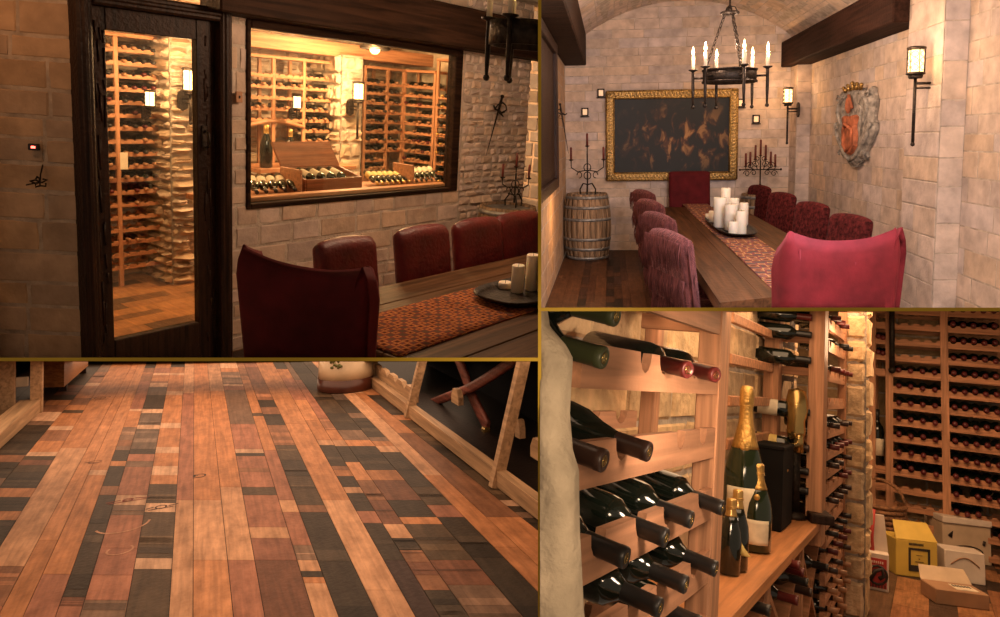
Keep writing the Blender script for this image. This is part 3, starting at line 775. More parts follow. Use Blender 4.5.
obj('ring', MB().tube([(.13 * math.cos(a), .13 * math.sin(a), 0) for a in [2 * PI * k / 24 for k in range(24)]], .018, 8, closed=True), ['iron'], parent=t)
obj('bulb', MB().sphere((0, 0, -.01), .05, 14), ['lamp_hot'], parent=t)
for k in range(3): obj('chain', MB().tube([(.13 * math.cos(2.1 * k), .13 * math.sin(2.1 * k), 0), (0, 0, .3)], .005, 5), ['iron'], parent=t)

# ---------------- dining table and chairs
TX0, TX1, TY0, TY1, TZ = 1.84, 5.2, 1.55, 2.83, .76
t = thing('dining_table', q, T((TX0 + TX1) / 2, (TY0 + TY1) / 2, 0), 'long dark oak plank table in front of the cellar window', 'table')
hw, hd = (TX1 - TX0) / 2, (TY1 - TY0) / 2
b = MB(); n = 5
for i in range(n):
    y0 = -hd + 2 * hd * i / n; b.box((0, y0 + hd / n, TZ - .035), (2 * hw, 2 * hd / n - .004, .07), ch=.005)
obj('tabletop', b, ['table_wood'], parent=t)
for sx in (-1, 1): obj('trestle', MB().box((sx * (hw - .5), 0, .35), (.14, hd * 1.3, .68), ch=.02).box((sx * (hw - .5), 0, .04), (.2, hd * 1.6, .08), ch=.02), ['dark_wood'], parent=t)
cut(t, **lim)
def runner_mat(name, base, vs=20):
    m, nt_, b = nt(name); L = nt_.links.new
    tc = N(nt_, 'ShaderNodeTexCoord'); mp = N(nt_, 'ShaderNodeMapping'); L(tc.outputs['Object'], mp.inputs['Vector']); mp.inputs['Rotation'].default_value = (0, 0, PI / 4)
    ck = N(nt_, 'ShaderNodeTexVoronoi', distance='MANHATTAN'); ck.inputs['Scale'].default_value = vs; ck.inputs['Randomness'].default_value = .35; L(mp.outputs['Vector'], ck.inputs['Vector'])
    wv = N(nt_, 'ShaderNodeTexWave', wave_type='BANDS', bands_direction='X'); wv.inputs['Scale'].default_value = 1.3; wv.inputs['Distortion'].default_value = 1; L(tc.outputs['Object'], wv.inputs['Vector'])
    r = N(nt_, 'ShaderNodeValToRGB'); e = r.color_ramp.elements; r.color_ramp.interpolation = 'CONSTANT'
    e[0].position = 0; e[0].color = (*[c * .25 for c in base], 1); e[1].position = .28; e[1].color = (*base, 1)
    for ps, cc in ((.45, (base[0] * 1.5, base[1] * 2.6, base[2] * 1.8)), (.58, (base[0] * .7, base[1] * .6, base[2])), (.8, (base[0] * .4, base[1] * .8, base[2] * 1.2))):
        x = e.new(ps); x.color = (*cc, 1)
    L(ck.outputs['Distance'], r.inputs['Fac'])
    mx = N(nt_, 'ShaderNodeMix', data_type='RGBA', blend_type='MULTIPLY'); mx.inputs[0].default_value = .2; L(r.outputs['Color'], mx.inputs[6]); L(wv.outputs['Color'], mx.inputs[7]); L(mx.outputs[2], b.inputs['Base Color'])
    b.inputs['Roughness'].default_value = .95; b.inputs['Specular IOR Level'].default_value = .1
    n2 = N(nt_, 'ShaderNodeTexNoise'); n2.inputs['Scale'].default_value = 160; L(tc.outputs['Object'], n2.inputs['Vector'])
    bp = N(nt_, 'ShaderNodeBump'); bp.inputs['Strength'].default_value = .6; bp.inputs['Distance'].default_value = .01; L(n2.outputs['Fac'], bp.inputs['Height']); L(bp.outputs['Normal'], b.inputs['Normal'])
    M[name] = m; return m
runner_mat('kilim_weave', (.36, .095, .04), 20); runner_mat('kilim_weave_pale', (.34, .12, .075), 9)
def runner_mesh(x0, x1, y0, y1, z, n=60, amp=.003, seed=2):
    r2 = random.Random(seed); ph = r2.uniform(0, 6)
    f = lambda dz: (lambda u, v: Vector((x0 + (x1 - x0) * u, y0 + (y1 - y0) * v + .006 * math.sin(9 * u + ph), z + dz + amp * (1 + math.sin(17 * u + 3 * v + ph)) * .5)))
    return MB().shell(f(.006), f(.001), n, 6)
o = obj('table_runner', runner_mesh(-1.4, 1.4, -.24, .24, 0), ['kilim_weave'], q, T(TX0 + .02 + 1.4, 2.225, TZ)); cut(o, **lim)
tag(o, 'red and orange woven kilim runner along the table by the cellar window', 'table runner')
# tray with candles
pt = q.fl(527, 290, .80)
def tray(room, L, label, lx, ly, lim=None):
    mb = MB()
    def g(k, inner):
        def fn(u, v):
            a = 2 * PI * u; rr = v
            ex, ey = lx / 2 * rr, ly / 2 * rr
            c_, s_ = math.cos(a), math.sin(a); p_ = 3.2
            m_ = (abs(c_) ** p_ + abs(s_) ** p_) ** (-1 / p_)
            return Vector((c_ * m_ * ex, s_ * m_ * ey, .012 + .034 * max(0, (rr - .78) / .22) ** 1.6 - (0 if inner else .008)))
        return fn
    mb.shell(g(0, False), g(0, True), 36, 10)
    o = obj('candle_tray', mb, ['iron'], room, L); tag(o, label, 'tray')
    if lim: cut(o, **lim)
    return o
tray(q, T(pt.x, pt.y, TZ + .007), 'dark oval tray with cream candles on the runner by the cellar window', .62, .40, lim)
for (px, py, r_, h_, nm) in ((517, 292, .028, .15, 'tall cream pillar candle standing at the left on the tray near the window'), (531, 290, .028, .20, 'taller cream pillar candle at the right edge of the tray near the window'), (505, 288, .03, .035, 'low melted candle stub at the left rim of the tray near the window'), (541, 284, .03, .17, 'cream pillar candle cut off at the far right of the tray')):
    p = q.fl(px, py, TZ + .02); o = candle(q, p, r_ * 1.25, h_, nm, 'candles on the tray by the window'); cut(o, **lim)
# the near host chair (faces +x)
cx_, cy_ = 1.68, 2.36
host_chair(q, T(cx_, cy_, 0) @ RZ(-76), 'large wine-red velvet wrap-around chair at the head of the table, nearest the viewer', 'velvet_dark', .70, .10, 1.12, 1.09, sd=.5, rake=.05, ear=.02, dip=.03, drop=1.3, round_=.5, th=.075, taper=.16)
cut([o for o in bpy.data.objects if o.name.startswith('dining_chair') and o.parent is None][-1], **lim)
# chairs along the far side, backs to the wall, facing -y
cs = [(317, 386, 243), (401, 456, 230.5), (462, 506, 222.5), (504, 545, 216)]
nm = ['oxblood leather chair behind the table, leftmost of the row by the window wall', 'oxblood leather chair behind the table, second from the left', 'oxblood leather chair behind the table, third from the left', 'oxblood leather chair behind the table, cut off at the right by the candle tray']
for i, (xa_, xb_, yt) in enumerate(cs):
    p = q.fl((xa_ + xb_) / 2, yt, 1.0); wd = abs(q.fl(xa_, yt + 4, 1.0).x - q.fl(xb_, yt - 4, 1.0).x)
    L = T(p.x + .02, p.y - .02, 0) @ RZ(180)
    o = fringed_chair(q, L, nm[i], 'leather', wd * .93, .40, 1.0, fringe=False, arch=.02, depth=.10)
    cut(o, **lim)
# things on the walls
p = q.pl(33, 147, 0, 0); nr = nL
def onL(px, py, d=.02): return q.pn(px, py, cL + nL * d, nL)
p = onL(34, 147, .03); BL_ = basis(p, uL, -nL, Vector((0, 0, 1)))
t = thing('thermostat', q, BL_, 'small dark thermostat with a glowing red readout on the left wall', 'thermostat')
obj('case', MB().box((0, 0, 0), (.055, .02, .035), ch=.004), ['black'], parent=t)
M['red_led'] = emit('red_readout', (1, .12, .08), 6)
obj('readout', MB().box((.002, -.011, 0), (.02, .004, .012)), ['red_led'], parent=t)
p = onL(40, 182, .05); t = thing('wall_hook', q, basis(p, uL, -nL, Vector((0, 0, 1))), 'small wrought iron scroll hook on the left wall under the thermostat', 'hook')
hb = MB()
for k in range(5):
    a = 2 * PI * k / 5; hb.tube([(0, 0, 0), (.02 * math.cos(a), -.012, .02 * math.sin(a)), (.045 * math.cos(a + .5), -.008, .03 * math.sin(a + .5)), (.03 * math.cos(a + 1), 0, .02 * math.sin(a + 1))], .005, 5)
obj('scroll', hb, ['iron'], parent=t); obj('stem', MB().tube([(.0, .03, .09), (.004, -.0, .04), (0, 0, 0)], .004, 5).tube([(0, 0, 0), (-.07, -.0, -.02)], .004, 5), ['iron'], parent=t)
p = q.pl(239, 97, 1, DW - .03); o = obj('light_switch', MB().box((0, 0, 0), (.045, .012, .07), ch=.003), ['label_cream' if 0 else 'cap_wood'], q, T(p.x, p.y, p.z)); tag(o, 'small beige switch plate between the cellar door and window', 'switch')
obj('toggle', MB().box((0, -.008, 0), (.01, .01, .018), ch=.002), ['black'], parent=o)
# sword on the wall
a = q.pl(500, 105, 1, DW - .07); b_ = q.pl(486, 156, 1, DW - .07); ax = (b_ - a).normalized(); yv = Vector((0, 1, 0)); xv = yv.cross(ax).normalized()
def sword(room, L, ln, label):
    t = thing('wall_sword', room, L, label, 'sword')
    obj('blade', MB().hull([Vector((-.014, 0, .06)), Vector((0, -.005, .06)), Vector((.014, 0, .06)), Vector((0, .005, .06))], [Vector((-.003, 0, ln)), Vector((0, -.002, ln)), Vector((.003, 0, ln)), Vector((0, .002, ln))]), ['iron'], parent=t)
    g = MB()
    g.tube([(-.085, 0, .035), (-.05, 0, .06), (0, 0, .055), (.05, 0, .06), (.085, 0, .035)], .009, 6)
    for s_ in (-1, 1): g.tube([(s_ * .05, -.0, .055), (s_ * .07, -.035, .02), (s_ * .03, -.045, -.01), (0, -.02, -.03)], .007, 6)
    g.tube([(.0, -.01, .05), (.04, -.05, .09), (-.03, -.05, .10), (0, -.01, .05)], .006, 5)
    obj('guard', g, ['iron'], parent=t)
    obj('grip', MB().tube([(0, 0, .05), (0, 0, -.01), (0, 0, -.07)], [.011, .014, .011], 8).sphere((0, 0, -.085), .019, 8), ['iron'], parent=t)
    return t
sword(q, basis(a, xv, ax.cross(xv), ax), (b_ - a).length, 'dark iron sword hanging point-down on the rough stone beside the window')
# chandelier: only its lower left part hangs into view
cc = q.at(533, 36, 2.7); R_ = .30
t = thing('iron_chandelier', q, T(*cc), 'black iron ring chandelier cut off at the top right, by the window', 'chandelier')
obj('ring', MB().shell(lambda u, v: Vector((.17 * math.cos(2 * PI * u), .17 * math.sin(2 * PI * u), -.045 + .09 * v)), lambda u, v: Vector((.155 * math.cos(2 * PI * u), .155 * math.sin(2 * PI * u), -.045 + .09 * v)), 36, 2), ['iron'], parent=t)
def candle_arm(mb_ring, ang, rr, par, r0=.17, s=1.0, lit=True, drop=.23):
    c_, s_ = math.cos(ang), math.sin(ang); arm = MB()
    arm.tube([(r0 * c_, r0 * s_, 0), (rr * c_, rr * s_, 0)], .009 * s, 6)
    arm.tube([(rr * c_, rr * s_, .05 * s), (rr * c_, rr * s_, -drop * .5 * s), (rr * c_, rr * s_, -drop * s)], [.012 * s, .012 * s, .007 * s], 8)
    arm.sphere((rr * c_, rr * s_, -drop * s), .016 * s, 8); arm.lathe([(.012 * s, .05 * s), (.036 * s, .062 * s), (.036 * s, .068 * s), (.012 * s, .07 * s)], 12, X=T(rr * c_, rr * s_, 0))
    a_ = obj('candle_arm', arm, ['iron'], parent=par)
    obj('candle', MB().lathe([(.014 * s, .065 * s), (.014 * s, .17 * s), (.009 * s, .175 * s)], 10, X=T(rr * c_, rr * s_, 0)), ['wax'], parent=a_)
    if lit: obj('flame_bulb', MB().lathe([(.001, .17 * s), (.009 * s, .185 * s), (.011 * s, .20 * s), (.006 * s, .225 * s), (.0005, .245 * s)], 10, X=T(rr * c_, rr * s_, 0)), ['flame'], parent=a_)
pa = q.at(488, 44, 2.7); va = pa - cc; an0 = math.atan2(va.y, va.x)
for k in range(6): candle_arm(None, an0 + PI * k / 3, Vector((va.x, va.y)).length, t, s=.85, drop=.20)
cut(t, **lim)
# barrel and candelabrum at the far right
def barrel(room, p, h, r, label, lim=None, cols=((.30, .22, .15))):
    t = thing('oak_barrel', room, T(*p), label, 'barrel')
    prof = lambda z: r * (.84 + .16 * math.sin(PI * min(1, max(0, z / h))) ** .9)
    n = 22; mb = MB(); rn = random.Random(4)
    for i in range(n):
        a0_, a1_ = 2 * PI * (i + .03) / n, 2 * PI * (i + .97) / n; tt = rn.uniform(.7, 1.2)
        mb.shell(lambda u, v: Vector((prof(v * h) * math.cos(a0_ + (a1_ - a0_) * u), prof(v * h) * math.sin(a0_ + (a1_ - a0_) * u), v * h)),
                 lambda u, v: Vector(((prof(v * h) - .03) * math.cos(a0_ + (a1_ - a0_) * u), (prof(v * h) - .03) * math.sin(a0_ + (a1_ - a0_) * u), v * h)), 2, 12, tint=(tt, tt, tt))
    obj('staves', mb, ['barrel_oak'], parent=t)
    hd_ = MB().lathe([(prof(0) - .02, 0), (prof(0) - .02, h - .03)], 30); obj('head', hd_, ['barrel_oak'], parent=t)
    for z in (.03, .17, .32, .62, .80, .95):
        zz = z * h; w_ = .022 * h
        obj('hoop', MB().lathe([(prof(zz - w_) + .002, zz - w_), (prof(zz - w_) + .005, zz - w_), (prof(zz + w_) + .005, zz + w_), (prof(zz + w_) + .002, zz + w_)], 40), ['steel'], parent=t)
    if lim: cut(t, **lim)
    return t
M['barrel_oak'] = wood('weathered_barrel_oak', (.30, .20, .12), 2, .75, .4, .4, tint=True, fine=40)
bp_ = q.fl(530, 214, .82); barrel(q, (bp_.x, bp_.y + .25, 0), .86, .30, 'oak barrel half hidden behind the chairs at the end of the window wall', lim)
def candelabrum(room, L, label, n=5, w=.22, h=.42, s=1.0, red=True):
    t = thing('candelabrum', room, L @ Matrix.Scale(s, 4), label, 'candelabrum')
    b = MB(); b.tube([(0, 0, .03), (0, 0, h * .75)], .008, 6)
    for k in range(3):
        a = 2 * PI * k / 3 + .5; b.tube([(0, 0, .10), (.05 * math.cos(a), .05 * math.sin(a), .11), (.09 * math.cos(a), .09 * math.sin(a), .05), (.085 * math.cos(a), .085 * math.sin(a), .0)], .007, 6)
    for zc in (.35, .5): 
        for sx in (-1, 1): b.tube([(sx * (.004 + .03 * math.sin(w_)), 0, h * zc + .035 * math.cos(w_)) for w_ in [PI * j / 8 for j in range(9)]], .005, 5)
    obj('stand', b, ['iron'], parent=t)
    for i in range(n):
        x = w * (2 * i / (n - 1) - 1); f = 1 - abs(x) / w; z0_ = h * (.62 + .25 * f)
        a = MB()
        a.tube([(0, 0, h * .45), (x * .6, 0, h * .42), (x, 0, h * .5), (x, 0, z0_)], .006, 6); a.lathe([(.006, z0_), (.024, z0_ + .008), (.024, z0_ + .014), (.004, z0_ + .014)], 10, X=T(x, 0, 0))
        if abs(x) > .01: a.tube([(x * (.5 + .15 * math.cos(w_)), 0, h * .36 + .03 * math.sin(w_)) for w_ in [2 * PI * j / 9 for j in range(8)]], .005, 5)
        ar = obj('branch', a, ['iron'], parent=t)
        obj('candle', MB().lathe([(.011, z0_ + .01), (.011, z0_ + .13), (.004, z0_ + .135)], 8, X=T(x, 0, 0)), ['wax_red' if red else 'wax'], parent=ar)
    return t
o = candelabrum(q, T(bp_.x + .02, bp_.y + .2, .86) @ RZ(-40), 'wrought iron candelabrum with red candles on the barrel beside the window wall', 3, .12, .40); cut(o, **lim)
pg = q.pl(124, 161, 1, DB - .10); tag(obj('paper_tag', MB().box((0, 0, 0), (.06, .004, .14), ch=.001), ['tag'], q, T(*pg)), 'cream paper tag hanging from a bottle in the rack behind the door', 'tag')
# lights
for p, pw in ((q.pl(187, 72, 1, DB - .62), 9), (q.pl(352, 85, 1, DB - .62), 12), (q.pl(375, 52, 1, 5.35), 12)): lamp('cellar_lamp_light', q, p, pw * 5, (1, .54, .24), .06)
lamp('cellar_ceiling_light', q, (4.4, 5.3, 2.45), 85, (1, .54, .24), .15)
lamp('cellar_ceiling_light', q, (2.2, 5.4, 2.45), 55, (1, .54, .24), .15)
lamp('dining_fill_light', q, Vector((4.0, 2.95, 2.35)), 95, (1, .64, .40), .2); lamp('dining_fill_light', q, Vector((3.0, 3.0, 2.3)), 55, (1, .64, .40), .2); lamp('dining_fill_light', q, cc + Vector((-.35, -.35, -.15)), 5, WARM, .05)  # fill lamps added to brighten the window wall, the last for the chandelier candles
area('daylight_from_the_right', q, (3.6, .9, 2.3), (3.4, 4.2, .9), 90, (.85, .85, 1), 1.2, 1.2)
lamp('left_wall_fill', q, cL - uL * .35 + nL * .7 + Vector((0, 0, 2.3)), 10, (1, .42, .16), .1)  # no lantern here; unseen warm lamp for the orange left wall
for o_, l_ in LATE:
    cut(o_, **l_)
LATE.clear()
# ================================================================== ROOM 2: the dining room lengthwise, painting on the end wall
TR = Room(6.35, -.29, -4.88, 1.8); q = TR; lim = LIM['TR']; rnd = random.Random(23)
DB2, WL, WP, WR = 11.1, -.70, 2.75, 2.95
AP, SP = 3.85, 3.10                            # crown and springing of the vault
B2 = (1.08, 1.03, 1.03)
stone_wall('wall_end_painting', q, (WL, DB2, 0), (1, 0, 0), (0, 0, 1), (0, -1, 0), WR - WL, 4.2, (.13, .19), (.3, .7), 51, prot=.002, tv=.10, lim=lim, base=B2, gap=.0035, hue=.12)
stone_wall('wall_long_left', q, (WL, 2.0, 0), (0, 1, 0), (0, 0, 1), (1, 0, 0), DB2 - 2.0, 3.4, (.13, .2), (.28, .6), 52, prot=.002, tv=.10, lim=lim, base=(.9, .7, .5), gap=.0035)
D_P1, D_P1b = 6.85, 6.15
stone_wall('wall_long_right', q, (WR, DB2, 0), (0, -1, 0), (0, 0, 1), (-1, 0, 0), DB2 - 3.2, 3.4, (.15, .22), (.25, .6), 53, prot=.002, tv=.10, lim=lim, base=B2, gap=.0035, hue=.12)
def pilaster(name, d0, d1, seed):
    w = WR - WP
    e = MB().box(((WP + WR) / 2 + .02, (d0 + d1) / 2, 1.7), (w - .0, d1 - d0 - .02, 3.4)); o = struct(name, e, ['mortar'], q); cut(o, **lim)
    stone_wall(name + '_front', q, (WP, d1, 0), (0, -1, 0), (0, 0, 1), (-1, 0, 0), d1 - d0, 3.4, (.18, .26), (.35, .9), seed, prot=.004, tv=.08, lim=lim, base=B2, gap=.003, back=.02)
    stone_wall(name + '_side', q, (WP, d0, 0), (1, 0, 0), (0, 0, 1), (0, -1, 0), w, 3.4, (.18, .26), (.3, .5), seed + 1, prot=.004, tv=.08, lim=lim, base=B2, gap=.003, back=.02)
pilaster('wall_pilaster_near', D_P1b, D_P1, 61); pilaster('wall_pilaster_far', 10.7, DB2, 63)
# vault
VC = (WL + WR) / 2; VH = (WR - WL) / 2; sag = AP - SP; RV = (VH * VH + sag * sag) / (2 * sag); AV = math.asin(VH / RV)
def vmap(u, v, d):                              # u runs along the room, v round the arc
    a = -AV + v / RV; r = RV - d; return Vector((VC + r * math.sin(a), DB2 - u, AP - RV + r * math.cos(a)))
stone_wall('ceiling_vault', q, (0, 0, 0), (1, 0, 0), (0, 1, 0), (0, 0, 1), 8.5, 2 * AV * RV, (.15, .24), (.25, .6), 54, prot=.002, tv=.10, lim=lim, base=B2, gap=.0035, fmap=vmap, hue=.12)
plank_floor('floor_dining', q, (WL, 3.0, 0), (1, 0, 0), (0, 1, 0), WR - WL, DB2 - 3.0, .13, 9, ([(.13, .06, .03), (.09, .04, .022)], [(.06, .03, .02), (.03, .018, .012), (.09, .04, .02)]), lim)
# beams
o = struct('trim_beam_right', MB().box(((2.6 + WR) / 2, (DB2 + D_P1 - .0) / 2, 3.0), (WR - 2.6, DB2 - D_P1, .38), ch=.015), ['beam_brown'] if 'beam_brown' in M else ['dark_wood_x'], q); cut(o, **lim)
M['beam_brown'] = wood('brown_beam', (.032, .014, .009), 1, .8, .35, .3, fine=25, spec=.08); o.data.materials[0] = M['beam_brown']
o = struct('trim_beam_left', MB().box(((WL - .36) / 2, (DB2 + 3) / 2, 3.22), (-.36 - WL, DB2 - 3, .62), ch=.015), ['dark_wood_x'], q); cut(o, **lim)
# dark window frame on the left wall
t = thing('window_2', q, T(WL, 7.4, 0), 'dark wooden window surround on the left wall of the long dining room', 'window'); t['kind'] = 'structure'
dw0, dw1, zw0, zw1 = -1.6, 1.1, 1.2, 2.9
f = MB()
for (y0, y1, z0, z1) in ((dw1 - .14, dw1, zw0, zw1), (dw0, dw0 + .14, zw0, zw1), (dw0 + .14, dw1 - .14, zw0, zw0 + .12), (dw0 + .14, dw1 - .14, zw1 - .12, zw1)):
    f.box((.04, (y0 + y1) / 2, (z0 + z1) / 2), (.09, y1 - y0, z1 - z0), ch=.008)
obj('window_frame', f, ['dark_wood'], parent=t); obj('dark_pane', MB().box((.03, (dw0 + dw1) / 2, (zw0 + zw1) / 2), (.02, dw1 - dw0 - .2, zw1 - zw0 - .2)), ['dark_wood'], parent=t); cut(t, **lim)  # the window's pane in dark wood, kept black so nothing reflects
# painting
pc = ((q.pl(606, 86, 1, DB2).x + q.pl(737.5, 95, 1, DB2).x) / 2); PW, PH = q.pl(737.5, 95, 1, DB2).x - q.pl(606, 86, 1, DB2).x, 1.50; pz = (q.pl(672, 90, 1, DB2).z + q.pl(672, 180, 1, DB2).z) / 2
PH = q.pl(672, 90, 1, DB2).z - q.pl(672, 180, 1, DB2).z
m, nt_, bs = nt('dim_oil_canvas'); L_ = nt_.links.new
tc = N(nt_, 'ShaderNodeTexCoord'); mp = N(nt_, 'ShaderNodeMapping'); L_(tc.outputs['Object'], mp.inputs['Vector']); mp.inputs['Scale'].default_value = (4.2, 1, 2.6)
no = N(nt_, 'ShaderNodeTexNoise'); no.inputs['Scale'].default_value = 1.6; no.inputs['Detail'].default_value = 4; no.inputs['Distortion'].default_value = .8; L_(mp.outputs[0], no.inputs['Vector'])
rp = N(nt_, 'ShaderNodeValToRGB'); e = rp.color_ramp.elements
e[0].position = .50; e[0].color = (.010, .010, .010, 1); e[1].position = .58; e[1].color = (.10, .035, .014, 1); x_ = e.new(.66); x_.color = (.42, .22, .08, 1)
L_(no.outputs['Fac'], rp.inputs['Fac'])
gr = N(nt_, 'ShaderNodeTexGradient', gradient_type='SPHERICAL'); mg = N(nt_, 'ShaderNodeMapping'); mg.inputs['Scale'].default_value = (.85, 1, 1.5); mg.inputs['Location'].default_value = (-.1, 0, .05)
L_(tc.outputs['Object'], mg.inputs['Vector']); L_(mg.outputs[0], gr.inputs['Vector'])
m1 = N(nt_, 'ShaderNodeMix', data_type='RGBA'); L_(gr.outputs['Fac'], m1.inputs[0]); m1.inputs[6].default_value = (.014, .017, .018, 1); L_(rp.outputs['Color'], m1.inputs[7]); L_(m1.outputs[2], bs.inputs['Base Color'])
bs.inputs['Roughness'].default_value = .5; bs.inputs['Specular IOR Level'].default_value = .25; M['canvas'] = m
t = thing('framed_painting', q, T(pc, DB2 - .03, pz), 'large dark oil painting in a carved gold frame on the end wall', 'painting')
obj('canvas', MB().box((0, .0, 0), (PW - .2, .02, PH - .2)), ['canvas'], parent=t)
fr = MB(); fw = .13
for (cx__, cz__, sx, sz) in ((0, PH / 2 - fw / 2, PW, fw), (0, -PH / 2 + fw / 2, PW, fw), (-PW / 2 + fw / 2, 0, fw, PH), (PW / 2 - fw / 2, 0, fw, PH)):
    fr.box((cx__, -.02, cz__), (sx, .06, sz), ch=.012)
for (w_, h_, r_) in ((PW - .02, PH - .02, .014), (PW - 2 * fw + .02, PH - 2 * fw + .02, .012)):
    pp = [(-w_ / 2, -.055, -h_ / 2), (w_ / 2, -.055, -h_ / 2), (w_ / 2, -.055, h_ / 2), (-w_ / 2, -.055, h_ / 2)]
    for a_, b_ in zip(pp, pp[1:] + pp[:1]): fr.tube([a_, b_], r_, 6)
def rope(a, b, n):                              # twisted carving
    for i in range(n):
        c0 = Vector(a).lerp(Vector(b), (i + .5) / n); d = (Vector(b) - Vector(a)).normalized(); up = Vector((0, 1, 0)).cross(d)
        fr.tube([c0 - d * .022 - up * .032, c0 + Vector((0, -.022, 0)), c0 + d * .022 + up * .032], [.006, .017, .006], 6, mi=1)
y_ = -.055; a2, b2 = PW / 2 - fw / 2, PH / 2 - fw / 2
rope((-a2, y_, b2), (a2, y_, b2), 34); rope((-a2, y_, -b2), (a2, y_, -b2), 34); rope((-a2, y_, -b2), (-a2, y_, b2), 24); rope((a2, y_, -b2), (a2, y_, b2), 24)
M['gilt_bright'] = mat('bright_gilt', (.72, .50, .22), .35, .5, var=.2)
obj('gilt_frame', fr, ['gilt', 'gilt_bright'], parent=t)
# four small square wall lights
M['tile_glow'] = emit('small_lit_square', (1, .7, .42), .35)
for (px, py, lb) in ((601, 93, 'tiny square iron wall light just left of the gold frame, upper one'), (585, 112, 'tiny square iron wall light over the barrel candelabrum'), (741, 103, 'tiny square iron wall light right of the gold frame, upper one'), (756, 119, 'tiny square iron wall light right of the painting, lower one')):
    p = q.pl(px, py, 1, DB2 - .02); t = thing('wall_light', q, T(*p), lb, 'light')
    f = MB(); 
    for (a_, b_, c_, d_) in ((-.045, 0, .02, .13), (.045, 0, .02, .13), (0, .055, .11, .02), (0, -.055, .11, .02), (0, -.075, .14, .014)): f.box((a_, -.012, b_), (c_, .03, d_), ch=.002)
    obj('frame', f, ['iron'], parent=t); obj('glass', MB().box((0, -.006, 0), (.08, .01, .1)), ['tile_glow'], parent=t)
# sword, barrel, candelabra
a = q.pl(561, 110, 0, WL + .08); b_ = q.pl(557, 152, 0, WL + .05); ax = (b_ - a).normalized(); xn = Vector((1, 0, 0)); yv = xn.cross(ax).normalized()
sword(q, basis(a, Vector((.75, .66, 0)).normalized(), ax.cross(Vector((.75, .66, 0))).normalized(), ax), (b_ - a).length, 'dark iron sword hanging point-down on the left wall above the barrel')
bx = q.pl(587, 230, 1, 10.3).x
barrel(q, (bx, 10.42, 0), .97, .36, 'weathered oak wine barrel with grey hoops in the far left corner', lim)
cd = candelabrum(q, T(bx + .01, 10.4, .95), 'black wrought iron candelabrum with three dark candles on the barrel', 3, .16, .54, 1.5)
bx2 = q.pl(760, 190, 1, 10.72).x
barrel(q, (bx2, 10.72, 0), .92, .32, 'second oak barrel hidden behind the chairs in the far right corner', lim)
t = thing('candelabrum', q, T(bx2, 10.72, .92), 'black scrolled candelabrum with seven dark red candles in the far right corner', 'candelabrum')
s_ = MB(); s_.tube([(0, 0, 0), (0, 0, .10), (0, 0, .5)], [.02, .012, .010], 8); s_.lathe([(.09, 0), (.09, .012), (.02, .04)], 14)
s_.sphere((0, 0, .13), .022, 8); s_.tube([(-.30, 0, .36), (.30, 0, .36)], .009, 6); s_.sphere((-.30, 0, .36), .018, 8); s_.sphere((.30, 0, .36), .018, 8)
for sx in (-1, 1):
    for (cx_, cz_, r_) in ((.07, .44, .055), (.15, .42, .06), (.10, .31, .045), (.20, .30, .05), (.05, .52, .04)):
        s_.tube([(sx * (cx_ + r_ * (1 - k / 26) * math.cos(k * .42)), 0, cz_ + r_ * (1 - k / 26) * math.sin(k * .42)) for k in range(19)], .006, 5)
obj('stand', s_, ['iron'], parent=t)
for i, (x, z, h_) in enumerate(((-.215, .40, .20), (-.15, .42, .20), (-.075, .50, .22), (0, .56, .24), (.075, .50, .22), (.15, .42, .20), (.215, .40, .18))):
    br = obj('branch', MB().tube([(x * .6, 0, .36), (x, 0, z - .03), (x, 0, z)], .007, 6).lathe([(.01, z), (.028, z + .008), (.028, z + .014), (.006, z + .014)], 10, X=T(x, 0, 0)), ['iron'], parent=t)
    obj('candle', MB().lathe([(.016, z + .01), (.016, z + h_), (.006, z + h_ + .008)], 8, X=T(x, 0, 0)), ['wax_red'], parent=br)
# lanterns on the pilasters (bracket on local +y, wall at +x of the room)
p = q.pl(915.5, 75, 0, 2.62); lantern(q, T(p.x, p.y, p.z) @ RZ(-90), 'lit black iron lantern with a long rod on the near pilaster', 1.02, .58, 'lamp_glass')
p2 = q.pl(785, 104, 0, 2.56); lantern(q, T(p2.x + .04, min(p2.y, 10.9), p2.z) @ RZ(-90), 'lit black iron lantern with a long rod on the far pilaster', 1.02, .56, 'lamp_glass')
# carved crest
u0, u1 = q.pl(837, 125, 0, WR - .02), q.pl(881, 125, 0, WR - .02); v0, v1 = q.pl(859, 168, 0, WR - .02).z, q.pl(859, 83, 0, WR - .02).z
cw_, ch_ = abs(u0.y - u1.y), v1 - v0
L_c = basis((WR - .01, (u0.y + u1.y) / 2, (v0 + v1) / 2), Vector((0, -1, 0)), Vector((1, 0, 0)), Vector((0, 0, 1)))
t = thing('carved_crest', q, L_c, 'grey carved shield relief with a terracotta centre on the right wall', 'wall relief')
half = [(0, -.50), (.08, -.485), (.15, -.44), (.19, -.40), (.26, -.40), (.29, -.36), (.26, -.31), (.31, -.24), (.38, -.16), (.44, -.06), (.45, .01), (.41, .05), (.40, .11), (.43, .20), (.44, .28), (.39, .35), (.40, .40), (.35, .43), (.29, .41), (.26, .37), (.20, .39), (.16, .43), (.10, .42), (.06, .44), (0, .45)]
def ring_(k, y): 
    full = half + [(-x, z) for x, z in half[::-1][1:-1]]; return [Vector((x * cw_ * k, y, (z + .02) * ch_ * k - .02 * ch_)) for x, z in full]
mb = MB(); mb.hull(ring_(1, 0), ring_(1, -.035)); mb.hull(ring_(.97, -.034), ring_(.88, -.075), smooth=False)
